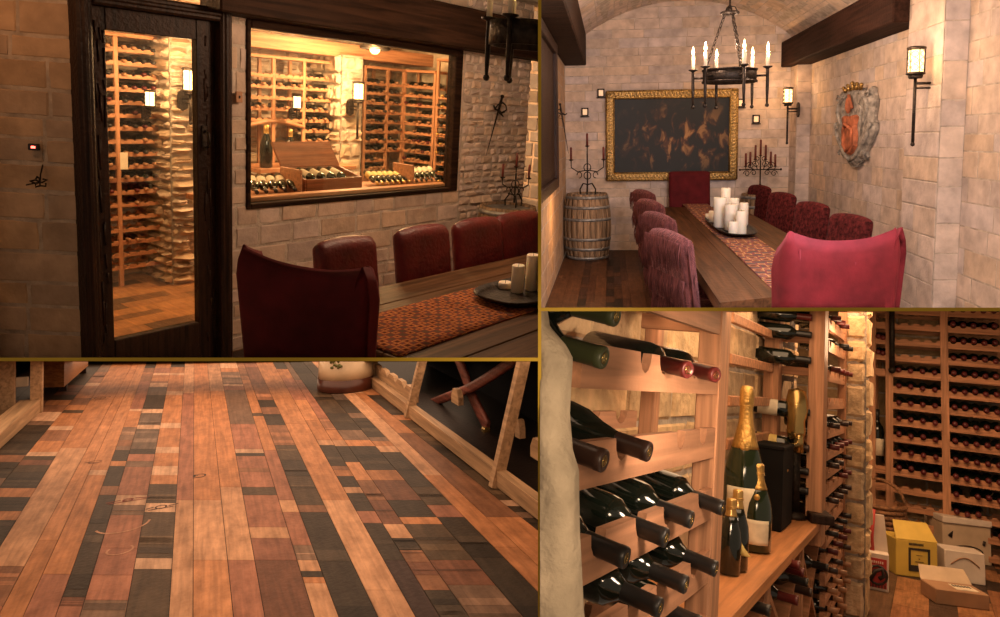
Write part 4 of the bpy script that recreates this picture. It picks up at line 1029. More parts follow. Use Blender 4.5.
for sx in (-1, 1):
    S = lambda x, z, y=-.078: (sx * x * cw_, y, z * ch_)
    mb.tube([S(.14, .36), S(.22, .33), S(.32, .27), S(.35, .17), S(.29, .07), S(.24, -.02)], [.012, .02, .026, .028, .024, .014], 8)
    mb.tube([S(.40, .02), S(.36, -.10), S(.28, -.20), S(.20, -.29), S(.11, -.37), S(.0, -.41)], [.014, .024, .026, .024, .022, .024], 8)
    mb.tube([S(.30, .36), S(.36, .38), S(.38, .34), S(.34, .32)], .014, 8); mb.tube([S(.16, .25), S(.22, .19), S(.20, .10), S(.24, .0), S(.22, -.12)], [.012, .018, .016, .016, .010], 8)
    mb.tube([S(.26, -.30), S(.30, -.33), S(.27, -.35)], .014, 8); mb.tube([S(.33, -.02), S(.39, -.04), S(.42, .01), S(.38, .04)], .014, 8)
M['grey_stone'] = mat('grey_carved_stone', (.34, .31, .27), .85, var=.4, vscale=(16, 16, 16), bump=.7, bscale=30)
M['terracotta'] = mat('terracotta_paint', (.46, .14, .06), .8, var=.35, vscale=(14, 14, 14), bump=.5, bscale=40)
obj('stone_scrolls', mb, ['grey_stone'], parent=t)
sh = MB(); sp = [(0, -.36), (.08, -.33), (.16, -.25), (.17, -.12), (.14, .0), (.18, .10), (.12, .13), (.05, .10), (0, .12)]; spf = sp + [(-x, z) for x, z in sp[::-1][1:-1]]
sh.hull([Vector((x * cw_, -.06, z * ch_)) for x, z in spf], [Vector((x * cw_ * .85, -.12, z * ch_ * .92)) for x, z in spf])
sh.tube([(-.10 * cw_, -.12, -.05 * ch_), (0, -.15, .02 * ch_), (.10 * cw_, -.12, -.05 * ch_), (.09 * cw_, -.12, -.22 * ch_), (0, -.13, -.3 * ch_), (-.09 * cw_, -.12, -.22 * ch_)], .022, 8, closed=True)
sh.sphere((0, -.12, .24 * ch_), .05, 10, sc=(1, .7, 2)); sh.tube([(-.02, -.11, .36 * ch_), (.07, -.12, .28 * ch_), (.08, -.1, .2 * ch_)], .02, 6)
obj('painted_shield', sh, ['terracotta'], parent=t)
cr = MB()
for k in range(5):
    x = (k - 2) * .085; cr.tube([(x * cw_, -.07, .42 * ch_), (x * cw_ * 1.2, -.08, (.50 - .02 * abs(k - 2)) * ch_)], [.028, .02], 6); cr.sphere((x * cw_ * 1.2, -.08, (.50 - .02 * abs(k - 2)) * ch_), .026, 8)
obj('crown', cr, ['gilt'], parent=t)
# chandelier
cz = q.at(729.5, 77, 7.2)
t = thing('iron_chandelier', q, T(*cz), 'black iron ring chandelier with six lit candles over the long table', 'chandelier')
RR = .27
obj('ring', MB().shell(lambda u, v: Vector((RR * math.cos(2 * PI * u), RR * math.sin(2 * PI * u), -.05 + .12 * v)), lambda u, v: Vector(((RR - .015) * math.cos(2 * PI * u), (RR - .015) * math.sin(2 * PI * u), -.05 + .12 * v)), 48, 2), ['iron'], parent=t)
for z in (-.05, .07): obj('ring_band', MB().tube([((RR + .002) * math.cos(a), (RR + .002) * math.sin(a), z) for a in [2 * PI * k / 48 for k in range(48)]], .011, 6, closed=True), ['iron'], parent=t)
for k in range(6): candle_arm(None, math.radians(-18 + 60 * k), .375, t, r0=RR, s=1.35, drop=.22)
tp = q.at(730, 11, 7.2) - cz
for k in range(3):
    a = 2 * PI * k / 3 + .9; n = 13; ch2 = MB()
    p0, p1 = Vector((.25 * math.cos(a), .25 * math.sin(a), .07)), tp + Vector((.05 * math.cos(a), .05 * math.sin(a), -.03))
    for i in range(n):
        c0 = p0.lerp(p1, (i + .5) / n); d = (p1 - p0).normalized(); l = (p1 - p0).length / n; sd = d.orthogonal().normalized()
        if i % 2: sd = d.cross(sd)
        ch2.tube([c0 + d * l * .6 * math.cos(w_) + sd * .013 * math.sin(w_) for w_ in [2 * PI * j / 8 for j in range(8)]], .006, 5, closed=True)
    obj('chain', ch2, ['iron'], parent=t)
cn = MB(); cn.tube([tp + Vector((.085 * math.cos(a), .085 * math.sin(a), -.02)) for a in [2 * PI * k / 16 for k in range(16)]], .014, 6, closed=True); cn.lathe([(.03, -.02), (.02, .03), (.012, .05), (.012, .6)], 10, X=T(*tp))
for k in range(3):
    a = 2 * PI * k / 3; cn.tube([tp + Vector((.085 * math.cos(a), .085 * math.sin(a), -.02)), tp + Vector((.05 * math.cos(a), .05 * math.sin(a), .04)), tp + Vector((0, 0, .05))], .007, 6)
obj('canopy', cn, ['iron'], parent=t)
# table
TA, TB, N0, N1 = .68, 1.86, 4.36, 10.35
t = thing('dining_table', q, T((TA + TB) / 2, (N0 + N1) / 2, 0), 'long dark oak slab table down the middle of the dining room', 'table'); ox, oy = (TA + TB) / 2, (N0 + N1) / 2
b = MB()
for i in range(4):
    x0_, x1_ = TA + (TB - TA) * i / 4, TA + (TB - TA) * (i + 1) / 4 - .003
    lo = [Vector((x0_ - ox, N0 + .45 * (x0_ - TA) - oy, .67)), Vector((x1_ - ox, N0 + .45 * (x1_ - TA) - oy, .67)), Vector((x1_ - ox, N1 - oy, .67)), Vector((x0_ - ox, N1 - oy, .67))]
    b.hull(lo, [p + Vector((0, 0, .09)) for p in lo])
M['table_wood_y'] = wood('table_oak_lengthwise', (.085, .036, .015), 1, .5, .35, .12, fine=26, spec=.06)
obj('tabletop', b, ['table_wood_y'], parent=t)
for yy in (-2.2, 2.2): obj('trestle', MB().box((0, yy, .34), (.7, .16, .62), ch=.02).box((0, yy, .04), (1.0, .24, .08), ch=.02), ['dark_wood'], parent=t)
cut(t, **lim)
rr = runner_mesh(-3.0, 3.0, -.19, .19, 0, 120, .003, 4)
o = obj('table_runner', rr, ['kilim_weave_pale'], q, T(1.28, 7.75, .76) @ RZ(90)); tag(o, 'faded red kilim runner along the long table under the candle tray', 'table runner')
pt = q.fl(731, 226, .79); tray(q, T(pt.x - .02, pt.y, .775) @ RZ(90), 'black oval tray crowded with white pillar candles on the long table', 1.75, .42)
cl = [(720, 227, .072, .33, 'widest white pillar candle, front left of the tray group'), (725.5, 222, .055, .40, 'tallest white pillar candle at the back of the tray'), (731, 230, .07, .28, 'broad white pillar candle in the middle of the tray'),
      (734, 222, .055, .28, 'white pillar candle at the back right of the tray'), (741, 234, .055, .24, 'white pillar candle at the front right end of the tray'), (743.5, 226, .05, .26, 'white pillar candle with a dark wick at the right rear of the tray'),
      (733, 234, .05, .13, 'short white candle at the front of the tray'), (713.5, 222, .055, .13, 'short white candle at the left end of the tray'), (709, 219.5, .045, .07, 'lowest white candle at the far left tip of the tray')]
M['wax_white'] = mat('white_candle_wax', (.86, .80, .68), .5, var=.05, sss=.2)
for (px, py, r_, h_, lb) in cl:
    p = q.fl(px, py, .79); o = candle(q, p, r_, h_, lb, 'white candles on the long table tray'); o.data.materials[0] = M['wax_white']
# chairs: right side face -x, left side face +x, head chair, near chair
for i, (px, py, lb) in enumerate(((754, 192, 'burgundy chair on the right of the long table, farthest from the viewer'), (776, 198, 'burgundy chair on the right of the long table, second from the far end'), (805, 206, 'burgundy chair on the right of the long table, third from the far end'), (842, 215, 'burgundy chair on the right of the long table, half hidden by the big red chair'))):
    p = q.pl(px, py, 0, 2.10); fringed_chair(q, T(2.10, p.y, 0) @ RZ(112), lb, 'chenille_dark' if 'chenille_dark' in M else 'chenille', .54, .44, 1.04, fringe=False, arch=.03, depth=.08)
for i, (dy, lb) in enumerate(((9.3, 'rose fringed chair on the left of the long table, farthest from the viewer'), (7.85, 'rose fringed chair on the left of the long table, second from the far end'), (6.5, 'rose fringed chair on the left of the long table, third from the far end'), (5.25, 'rose fringed chair on the left of the long table, nearest to the viewer'))):
    o = fringed_chair(q, T(.53, dy, 0) @ RZ(-72), lb, 'chenille', .68, .44, 1.08, fringe=True, arch=.025, depth=.12, rnd=random.Random(i)); cut(o, **lim)
fringed_chair(q, T(1.21, 10.75, 0) @ RZ(180), 'tall plain burgundy chair at the far head of the table under the painting', 'velvet_dark', .62, .44, 1.26, fringe=False, arch=.0, depth=.1)
o = host_chair(q, T(1.235, 3.82, 0) @ RZ(14), 'big crimson velvet wing chair with its back to the viewer, right foreground', 'velvet', .70, .12, 1.255, 1.19, sd=.5, rake=.06, ear=.045, dip=.02, drop=1.3, round_=.5, th=.08, taper=.12)
bk = [c for c in o.children if c.name.startswith('backrest')][0]
obj('piping', MB().tube([(-.23, -.006, .3), (-.255, -.022, .8), (-.27, -.050, 1.20)], .006, 6).tube([(.06, -.004, .3), (.065, -.022, .8), (.05, -.046, 1.12)], .004, 6), ['velvet'], parent=bk)
cut(o, **lim)
# light
for k in range(6):
    a = math.radians(-18 + 60 * k)
    if k % 2 == 0: lamp('candle_light', q, cz + Vector((.42 * math.cos(a), .42 * math.sin(a), .34)), 40, (1, .66, .45), .05)
lamp('sconce_light', q, Vector((2.40, p2.y - .1, 2.5)), 16, WARM, .08); lamp('sconce_light', q, Vector((2.40, 6.2, 2.45)), 14, (1, .62, .34), .08)
area('daylight_from_behind_viewer', q, (1.6, 2.2, 2.6), (2.4, 8, .9), 115, (1, .80, .68), 1.4, 1.0)
lamp('left_wall_glow', q, Vector((-.35, 8.2, .9)), 14, (1, .5, .18), .1)
# ================================================================== ROOM 3: the cellar floor of reclaimed barrel boards
_D = Vector((205 - CX, F, -(245 - CY))).normalized(); _Z = (Vector((0, 0, 1)) - _D * _D.z).normalized(); _W = _D.cross(_Z)
BLR = Room(0, 0, 0, 1.2, Matrix((_W, _D, _Z)).transposed()); q = BLR; lim = LIM['BL']; rnd = random.Random(37)
PC = {'P': (.66, .37, .21), 'O': (.54, .24, .105), 'o': (.60, .28, .13), 'D': (.050, .036, .024), 'd': (.095, .062, .036), 'G': (.22, .135, .09), 'g': (.14, .10, .075), 'B': (.30, .14, .075),
      'R': (.42, .18, .11), 'r': (.33, .14, .09), 'W': (.72, .46, .30), 'K': (.20, .085, .05), 'U': (.06, .034, .03), 'Z': (.02, .012, .01)}
edges = [(40, -330), (60, -235), (87, -160), (105, -106), (114, -40), (134, 0), (140, 25), (147, 57), (157, 81), (172, 126), (185, 169), (194, 193), (207, 233), (219, 264), (236, 313),
         (243, 337), (255, 376), (272, 413), (283, 437), (288, 466), (302, 519), (311, 558), (321, 587), (324, 641), (337, 656), (352, 700), (375, 770)]
lanes = ['U', 'G 375 D 400 K 430 D 480 B 500 G',
 'D 385 K 395 D 400 O 405 B 412 W 421 G 425 D 455 B 462 D 478 G',
 'G 372 B 383 W 386 O 398 B 405 O 410 d 413 O 426 W 430 B 441 O 452 W 456 d 460 K 465 d 472 D 488 O 497 D 511 O 520 D 545 G',
 'O 448 P 566 B 606 R', 'O 425 o 540 O', 'o 470 W 475 O 574 R',
 'D 368 B 381 R 409 W 411 O 427 G 440 B 446 G 450 D 461 O 466 D 486 B 495 D 597 K 606 R',
 'O 368 R 373 W 375 O 381 B 383 W 387 g 395 D 409 W 413 g 425 W 429 g 449 D 454 R 461 G 467 R 495 W 505 G 515 R 548 r 575 R 600 G',
 'D 367 O 373 W 375 O 380 O 391 W 395 O 423 W 428 O 447 W 453 O 466 W 475 O 484 d 503 W 512 d 558 W 569 d',
 'P 393 R 500 P', 'O 500 P 560 o', 'P 391 O 487 P 560 R',
 'W 368 O 372 G 384 W 386 R 390 G 424 R 449 W 453 D 456 R 468 B 472 R 487 d 495 R 527 P 538 r 560 K',
 'B 380 O 413 d 416 O 450 R 500 P 512 R 545 G 560 P 571 D 577 O 583 P',
 'K 384 B 400 D 407 B 414 D 425 B 445 d 460 D 476 d 505 B 512 D', 'o 500 P 590 P',
 'D 369 O 378 R 400 o 420 O 440 P 445 D 466 B 470 O 476 D 487 P 493 D 511 R 523 D 560 U', 'G 380 R 418 B 430 O 440 P 446 D 462 o 480 B 500 K 524 P 538 D 550 B 562 K 575 B 590 D',
 'D 390 d 413 D 430 G 440 O 446 D 470 O 480 K 500 D 517 O 524 d 560 K 585 G', 'D 390 g 400 D 413 G 418 D 437 G 441 O 446 P 452 D 487 d 505 R 517 D',
 'P 475 O', 'P 393 O 433 B 517 O', 'O 395 D 415 O 420 d 445 D 470 d 500 W 506 D 512 G 518 D 530 B 545 K 560 B', 'R 400 O 410 W 414 O 440 B 450 O 470 D 480 O 500 B 512 O', 'Z']
mb = MB()
def ex(i, y): a, b = edges[i]; return a + (b - a) * (y - 361) / 251.0
for i, ln in enumerate(lanes):
    tk = ln.split(); cs = tk[0::2]; ys = [352] + [float(v) for v in tk[1::2]] + [650]
    for c, y0, y1 in zip(cs, ys, ys[1:]):
        cuts = [y0, y1]
        if c in 'PoOR' and y1 - y0 > 90 and i > 15: cuts = [y0, y0 + (y1 - y0) * rnd.uniform(.4, .6), y1]
        for a, b in zip(cuts, cuts[1:]):
            j = rnd.uniform(-.0, .0); t = rnd.uniform(.86, 1.12); col = tuple(v * t for v in PC[c])
            Q = [q.fl(ex(i, b), b), q.fl(ex(i + 1, b), b), q.fl(ex(i + 1, a), a), q.fl(ex(i, a), a)]
            cn = sum(Q, Vector()) / 4
            Q = [p + Vector(((.0012 if p.x < cn.x else -.0012), (.0012 if p.y < cn.y else -.0012), 0)) for p in Q]
            mb.hull([p - Vector((0, 0, .018)) for p in Q], Q, tint=col)
            if c in 'DdGKgB' and b - a > 8 and rnd.random() < .8:      # saw marks and stains of old staves
                for k in range(rnd.randint(1, 3)):
                    f0 = rnd.uniform(.05, .8); f1 = f0 + rnd.uniform(.05, .18)
                    A, B_, C, D_ = Q; e0 = A.lerp(D_, f0); e1 = B_.lerp(C, f0); e2 = B_.lerp(C, min(f1, .98)); e3 = A.lerp(D_, min(f1, .98)); up = Vector((0, 0, .0006))
                    k_ = rnd.choice((.55, 1.5, 1.8)); cc_ = tuple(v * k_ for v in col)
                    mb.add([e0.lerp(e1, .02) + up, e1.lerp(e0, .02) + up, e2.lerp(e3, .02) + up, e3.lerp(e2, .02) + up], [(0, 1, 2, 3)], tint=cc_)
# printed cooper's stamps on the boards
def stamp(px, py, pts, w=.004, col=(.04, .025, .02)):
    c = q.fl(px, py)
    for seg in pts:
        for a, b in zip(seg, seg[1:]):
            A, B_ = c + Vector((a[0], a[1], .0009)), c + Vector((b[0], b[1], .0009)); d = (B_ - A).normalized(); n = Vector((-d.y, d.x, 0)) * w
            mb.add([A - n, B_ - n, B_ + n, A + n], [(0, 1, 2, 3)], tint=col)
circ = lambda r, s=0, e=1, ax=1: [(r * ax * math.cos(2 * PI * (s + (e - s) * k / 16)), r * math.sin(2 * PI * (s + (e - s) * k / 16))) for k in range(17)]
stamp(199, 476, [circ(.03, -.2, .25), [(-.03, .025), (.0, .025)], [(-.03, .0), (-.005, .01)], [(-.03, -.022), (.01, -.026)], [(-.02, -.01), (-.02, .03)]])
stamp(100, 398, [circ(.05, ax=1.4), circ(.028, ax=1.4), [(-.09, -.075), (.07, -.075)], [(-.09, 0), (-.03, .03)], [(-.02, -.02), (.03, .02)]])
stamp(128, 500, [circ(.02), [(-.09, 0), (-.03, .01)], [(.03, .012), (.09, -.005)], [(-.08, -.02), (.08, -.02)], [(-.02, 0), (.02, 0)]], .004, (.28, .05, .03))
stamp(161, 507, [circ(.022), [(-.06, 0), (-.03, .012)], [(.03, .0), (.07, .01)], [(-.05, -.02), (.05, -.018)]], .004, (.06, .025, .015))
stamp(123, 524, [circ(.10, .55, 1.0)], .005, (.55, .30, .19)); stamp(120, 550, [circ(.045, .4, 1.1)], .004, (.55, .30, .19)); stamp(95, 462, [circ(.03), [(-.05, .02), (.02, -.03)]], .004, (.28, .12, .06))
B0, B1, B2_, B3 = q.fl(-420, 650), q.fl(900, 650), q.fl(420, 350), q.fl(0, 350)
mb.hull([p - Vector((0, 0, .08)) for p in (B0, B1, B2_, B3)], [p - Vector((0, 0, .003)) for p in (B0, B1, B2_, B3)], tint=(.006, .004, .003))
o = struct('floor_cellar_boards', mb, ['plank'], q, fix=False); cut(o, **lim)
# right-hand leaning display rack
M['pale_rack'] = wood('pale_rack_wood', (.42, .27, .15), 1, .55, .25, .1, fine=40)
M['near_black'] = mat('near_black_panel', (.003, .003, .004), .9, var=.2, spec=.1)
M['stave'] = wood('red_wine_stave', (.17, .05, .035), 1, .5, .4, .2, fine=40)
s0, s1 = q.fl(372, 388), q.fl(566, 543); sd = (s1 - s0); sd.normalize(); outw = Vector((0, 0, 1)).cross(sd); outw = -outw if outw.x < 0 else outw
Ls = basis(s0, sd, outw, Vector((0, 0, 1))) if sd.cross(outw).z > 0 else basis(s0, sd, outw, Vector((0, 0, 1)))
Lr_ = (s1 - s0).length
def inr(px, py, off=0.0):                      # distance along the rack base for a floor pixel
    return (q.fl(px, py) - s0).dot(sd)
t = thing('display_rack', q, T(*s0), 'pale wooden floor rack with curved barrel staves along the right edge of the board floor', 'rack')
def lp(a, o_, z): return sd * a + outw * o_ + Vector((0, 0, z))
def bar(mb_, a0, o0, z0, a1, o1, z1, w, d):
    A, B_ = lp(a0, o0, z0), lp(a1, o1, z1); ax_ = (B_ - A).normalized(); ref = outw if abs(ax_.dot(outw)) < .8 else sd
    x_ = ax_.cross(ref).normalized(); y2 = ax_.cross(x_).normalized()
    f_ = lambda p: [p + x_ * w / 2 * i + y2 * d / 2 * j for i, j in ((-1, -1), (1, -1), (1, 1), (-1, 1))]
    mb_.hull(f_(A), f_(B_)); return mb_
obj('base_rail', bar(MB(), -1.6, .02, .045, Lr_, .02, .045, .075, .05), ['pale_rack'], parent=t)
ln = math.tan(math.radians(15))
for px, py in ((413, 417), (497, 487), (372, 385)):
    a_ = inr(px, py); mb = MB(); bar(mb, a_, -.005, .0, a_, 1.0 * ln, 1.0, .045, .055); obj('post', mb, ['pale_rack'], parent=t)
obj('upper_rail', bar(MB(), -1.6, .11, .42, inr(413, 417), .11, .42, .07, .04), ['pale_rack'], parent=t)
def notched(a0, a1, off, z, n, nm='notched_rail'):
    mb = MB(); w_ = (a1 - a0) / n
    for k in range(n):
        c = a0 + w_ * (k + .5); mb.add(*(lambda P_: (P_, [(0, 1, 2, 3, 4, 5), (11, 10, 9, 8, 7, 6)] + [(i, i + 6, (i + 1) % 6 + 6, (i + 1) % 6) for i in range(6)]))(
            [lp(c + x, off + yy, z + zz) for yy in (0, .035) for x, zz in ((-w_ * .5, -.04), (w_ * .5, -.04), (w_ * .5, .01), (w_ * .25, .055), (-w_ * .25, .055), (-w_ * .5, .01))]))
    obj(nm, mb, ['pale_rack'], parent=t)
notched(-1.2, inr(411, 416) - .02, .05, .12, 9)
notched(inr(425, 425), inr(425, 425) + .14, .22, .17, 1); notched(inr(497, 487) + .12, inr(497, 487) + .24, .13, .20, 1); notched(inr(470, 462) + .1, inr(470, 462) + .16, .25, .17, 1)
pn_ = outw
def stave(pts, off, w, label, th=.012):
    P_ = [q.pn(px, py, s0 + outw * off, outw) - s0 for px, py in pts]
    # smooth curve
    C = []
    for i in range(len(P_) - 1):
        a0, a1, a2, a3 = P_[max(i - 1, 0)], P_[i], P_[i + 1], P_[min(i + 2, len(P_) - 1)]
        for k in range(6):
            u = k / 6; C.append(.5 * ((2 * a1) + (a2 - a0) * u + (2 * a0 - 5 * a1 + 4 * a2 - a3) * u * u + (3 * a1 - a0 - 3 * a2 + a3) * u ** 3))
    C.append(P_[-1]); n = len(C)
    def g(sg):
        def fn(u, v):
            i = min(int(u * (n - 1)), n - 2); f = u * (n - 1) - i; p = C[i].lerp(C[i + 1], f); d = (C[i + 1] - C[i]).normalized(); s2 = d.cross(outw).normalized()
            return p + s2 * (v - .5) * w + outw * (sg * th + .02 * math.sin(PI * u))
        return fn
    return obj('barrel_stave', MB().shell(g(-1), g(1), 24, 3), ['stave'], parent=t)
stave([(424, 406), (446, 397), (468, 388), (492, 374), (516, 358)], .30, .06, '')
sv = stave([(457, 356), (463, 377), (470, 397), (488, 428)], .34, .09, '')
e_ = q.pn(486, 430, s0 + outw * .33, outw) - s0
obj('metal_tip', MB().box(e_, (.05, .05, .04), ch=.008), ['brass'], parent=sv)
cut(t, **lim)
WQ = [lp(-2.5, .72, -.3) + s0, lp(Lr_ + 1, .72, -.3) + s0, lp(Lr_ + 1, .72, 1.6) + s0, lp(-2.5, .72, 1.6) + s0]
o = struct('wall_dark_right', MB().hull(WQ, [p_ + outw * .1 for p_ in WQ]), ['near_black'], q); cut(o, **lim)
# left rack, box
l0, l1 = q.fl(40, 412), q.fl(3, 446); ld = (l1 - l0).normalized(); lo_ = Vector((0, 0, 1)).cross(ld); lo_ = -lo_ if lo_.x > 0 else lo_
t = thing('display_rack', q, T(*l0), 'pale wooden floor rack cut off at the left edge of the board floor', 'rack')
def l2(a, o_, z): return ld * a + lo_ * o_ + Vector((0, 0, z))
def bar2(a0, o0, z0, a1, o1, z1, w, d):
    A, B_ = l2(a0, o0, z0), l2(a1, o1, z1); ax_ = (B_ - A).normalized(); ref = lo_ if abs(ax_.dot(lo_)) < .8 else ld
    x_ = ax_.cross(ref).normalized(); y2 = ax_.cross(x_).normalized(); f_ = lambda p: [p + x_ * w / 2 * i + y2 * d / 2 * j for i, j in ((-1, -1), (1, -1), (1, 1), (-1, 1))]
    return MB().hull(f_(A), f_(B_))
obj('base_rail', bar2(-.02, .06, .05, 1.3, .06, .05, .09, .13), ['pale_rack'], parent=t)
obj('post', bar2(0, .02, 0, 0, .02, .9, .055, .07), ['pale_rack'], parent=t); obj('post', bar2(-.02, .20, 0, -.02, .20, .9, .05, .09), ['pale_rack'], parent=t)
obj('barrel_stave', bar2(-.1, .3, .10, .5, .35, .28, .06, .02), ['stave'], parent=t)
pg = q.pn(20, 382, l0 + lo_ * .14, lo_) - l0; obj('paper_tag', MB().box(pg, (.10, .02, .07), ch=.003), ['tag'], parent=t)
cut(t, **lim)
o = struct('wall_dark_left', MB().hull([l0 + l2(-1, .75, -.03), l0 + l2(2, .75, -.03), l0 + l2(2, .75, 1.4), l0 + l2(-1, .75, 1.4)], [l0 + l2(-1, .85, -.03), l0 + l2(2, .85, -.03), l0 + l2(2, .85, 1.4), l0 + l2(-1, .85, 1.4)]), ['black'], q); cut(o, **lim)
c0, c1, c2 = q.fl(64, 393), q.fl(30, 394), q.fl(88, 371)
M['cab'] = wood('orange_cabinet_wood', (.36, .15, .05), 0, .45, .25, .1)
e1, e2 = c1 - c0, c2 - c0
t = thing('wooden_cabinet', q, T(*c0), 'orange wooden cabinet on short feet at the upper left of the board floor', 'cabinet')
z0_, z1_ = .05, .75; Qb = [Vector((0, 0, z0_)), e1 + Vector((0, 0, z0_)), e1 + e2 + Vector((0, 0, z0_)), e2 + Vector((0, 0, z0_))]
obj('carcass', MB().hull(Qb, [p + Vector((0, 0, z1_ - z0_)) for p in Qb]), ['cab'], parent=t)
for p in (e1 * .1 + e2 * .1, e1 * .9 + e2 * .1, e1 * .9 + e2 * .9, e1 * .1 + e2 * .9): obj('foot', MB().box((p.x, p.y, z0_ / 2), (.05, .05, z0_)), ['dark_wood'], parent=t)
cut(t, **lim)
# crock
cp = q.fl(346, 388); r_ = .215
M['cream_glaze'] = mat('cream_glaze', (.55, .42, .27), .35, var=.15, vscale=(5, 5, 5)); M['brown_glaze'] = mat('brown_glaze', (.07, .018, .010), .3, var=.2); M['green_print'] = mat('green_print', (.12, .13, .03), .5, var=.4)
t = thing('stoneware_crock', q, T(cp.x, cp.y, 0), 'round cream stoneware crock with a dark brown foot band at the end of the floor', 'crock')
obj('foot_band', MB().lathe([(r_ * 1.03, 0), (r_ * 1.06, .01), (r_ * 1.03, .10)], 48), ['brown_glaze'], parent=t)
obj('body', MB().lathe([(r_ * 1.02, .10), (r_ * 1.0, .16), (r_ * .98, .5), (r_ * .9, .55)], 48), ['cream_glaze'], parent=t)
pr_ = MB(); vd = Vector((-cp.x, -cp.y, 0)).normalized(); a0 = math.atan2(vd.y, vd.x)
for k in range(16):
    an = a0 - .38 + rnd.uniform(-.22, .22); z = .235 + rnd.uniform(-.03, .045); x_, y_ = r_ * 1.003 * math.cos(an), r_ * 1.003 * math.sin(an)
    pr_.sphere((x_, y_, z), .016, 6, sc=(rnd.uniform(.5, 1.2), rnd.uniform(.5, 1.2), .8))
obj('leaf_emblem', pr_, ['green_print'], parent=t)
cut(t, **lim)
def slab_light(name, px, py, Y, power, col, sx, sy):  # unseen fill light, lying edge-on in a partition's plane
    l = bpy.data.lights.new(name, 'AREA'); l.shape = 'RECTANGLE'; l.size = sx; l.size_y = sy; l.energy = power; l.color = col
    o = bpy.data.objects.new(name, l); COL.objects.link(o); k = (py - CY) / F
    z = Vector((0, k, 1)).normalized(); x = Vector((1, 0, 0)); y = z.cross(x)
    mm = Matrix((x, y, z)).transposed().to_4x4(); mm.translation = Vector(((px - CX) / F * Y, Y, -k * Y)); o.matrix_world = mm; return o
slab_light('added_panel_fill', 235, 361.6, 2.4, 26, (1, .64, .40), 2.2, 2.4)  # fills added to brighten the board floor; no ceiling lamp hangs here
slab_light('added_panel_fill', 230, 361.6, 4.7, 34, (1, .64, .40), 3.0, 2.0)
slab_light('added_panel_fill', 230, 361.6, 6.6, 16, (1, .64, .40), 3.6, 1.0)
# ================================================================== ROOM 4: the cellar racks close up
BR = Room(-13.39, -.68, -28.49, 1.5); q = BR; lim = LIM['BR']; rnd = random.Random(71)
WF = -.577                                     # front plane of the left-hand racks
M['stone_near'] = mat('pale_rough_stone', (.56, .46, .33), .9, tint=True, var=.22, vscale=(9, 9, 9), bump=.7, bscale=26)
stone_wall('wall_behind_racks', q, (WF - .36, 1.0, 0), (0, 1, 0), (0, 0, 1), (1, 0, 0), 5.0, 2.7, (.18, .26), (.25, .55), 81, prot=.012, tv=.1, lim=lim, base=(1.15, .98, .78), mats=('stone_near', 'mortar'))
# near stone jamb at the left edge
jx = q.pl(574, 420, 1, 1.12).x
from mathutils import noise
JE = sorted([((lambda P_: (P_.z, P_.x))(q.pl(px, py, 1, 1.08))) for px, py in ((546, 305), (549, 326), (566, 346), (572, 358), (569, 413), (572, 450), (578, 470), (579, 531), (583, 610), (586, 640))])
def jedge(z):
    if z <= JE[0][0]: return JE[0][1]
    for (z0, x0), (z1, x1) in zip(JE, JE[1:]):
        if z <= z1: return x0 + (x1 - x0) * (z - z0) / (z1 - z0)
    return JE[-1][1]
def jam(u, v):
    z = JE[0][0] - .05 + (JE[-1][0] - JE[0][0] + .1) * v; xe = jedge(z); r_ = .03
    if u > .75: a = (u - .75) / .25 * PI / 2 * 1.3; x = xe - r_ + r_ * math.sin(min(a, PI / 2)); y = 1.04 - r_ * 0 + r_ * (1 - math.cos(a))
    else: x = xe - r_ - (.75 - u) / .75 * .45; y = 1.04
    n_ = noise.noise(Vector((x * 9, z * 9, 3.1))) * .008 + noise.noise(Vector((x * 30, z * 30, 1.7))) * .002
    c_ = abs(((z * 4.1 + .12 * math.sin(x * 9)) % 1) - .5); n_ -= .006 * max(0, 1 - (.5 - c_) * 14) if c_ > .42 else 0
    n_ *= 1 - max(0, (u - .7) / .3)
    return Vector((x, y - n_, z))
mb = MB(); mb.shell(jam, lambda u, v: jam(u, v) + Vector((-.06, .10, 0)), 60, 120)
o = struct('wall_stone_jamb', mb, ['stone_near'], q); cut(o, **lim)
# ---- the near rack
D0, D1 = 1.20, 2.17
t = thing('wine_rack', q, T(WF, D0, 0), 'near redwood rack with deep scalloped rails holding dark bottles, left foreground', 'wine rack')
zr = [q.pl(600, y, 0, WF).z for y in (341, 361, 0, 0)]
ZR = [1.775, 1.595, 1.412, 1.232, 1.062]; RH = .085
ZR = [1.645 + RH, 1.465 + RH, 1.283 + RH, 1.111 + RH, .94 + RH, .77 + RH]
def tipD(px, py, w=WF + .07): return q.pl(px, py, 0, w)
rows_near = {0: [(616, 316, 'cap_green')], 1: [(604, 358, 'cap_green'), (688, 370, 'cap_red2'), (716, 375, 'cap_red2')], 2: [(604, 461, 'cap_brown'), (649, 452, 'cap_brown')],
    3: [(626, 558, 'cap_black'), (666, 538, 'cap_black'), (691.5, 520, 'cap_black'), (722.5, 508, 'cap_black')], 4: [(660, 608, 'cap_black'), (686, 585, 'cap_black'), (716, 569, 'cap_black')], 5: [(700, 625, 'cap_black')]}
extra_notch = {1: [(641, 367)], 2: [(676.5, 444.5), (699, 440.5)]}
M['cap_green'] = mat('dark_green_capsule', (.05, .06, .025), .4, var=.2); M['cap_red2'] = mat('wine_red_capsule', (.13, .018, .016), .35, var=.2); M['cap_brown'] = mat('dark_brown_capsule', (.045, .022, .016), .35, var=.3)
M['rail_wood'] = wood('redwood_rail', (.50, .25, .14), 1, .5, .2, .08, fine=34)
rowpos = {}
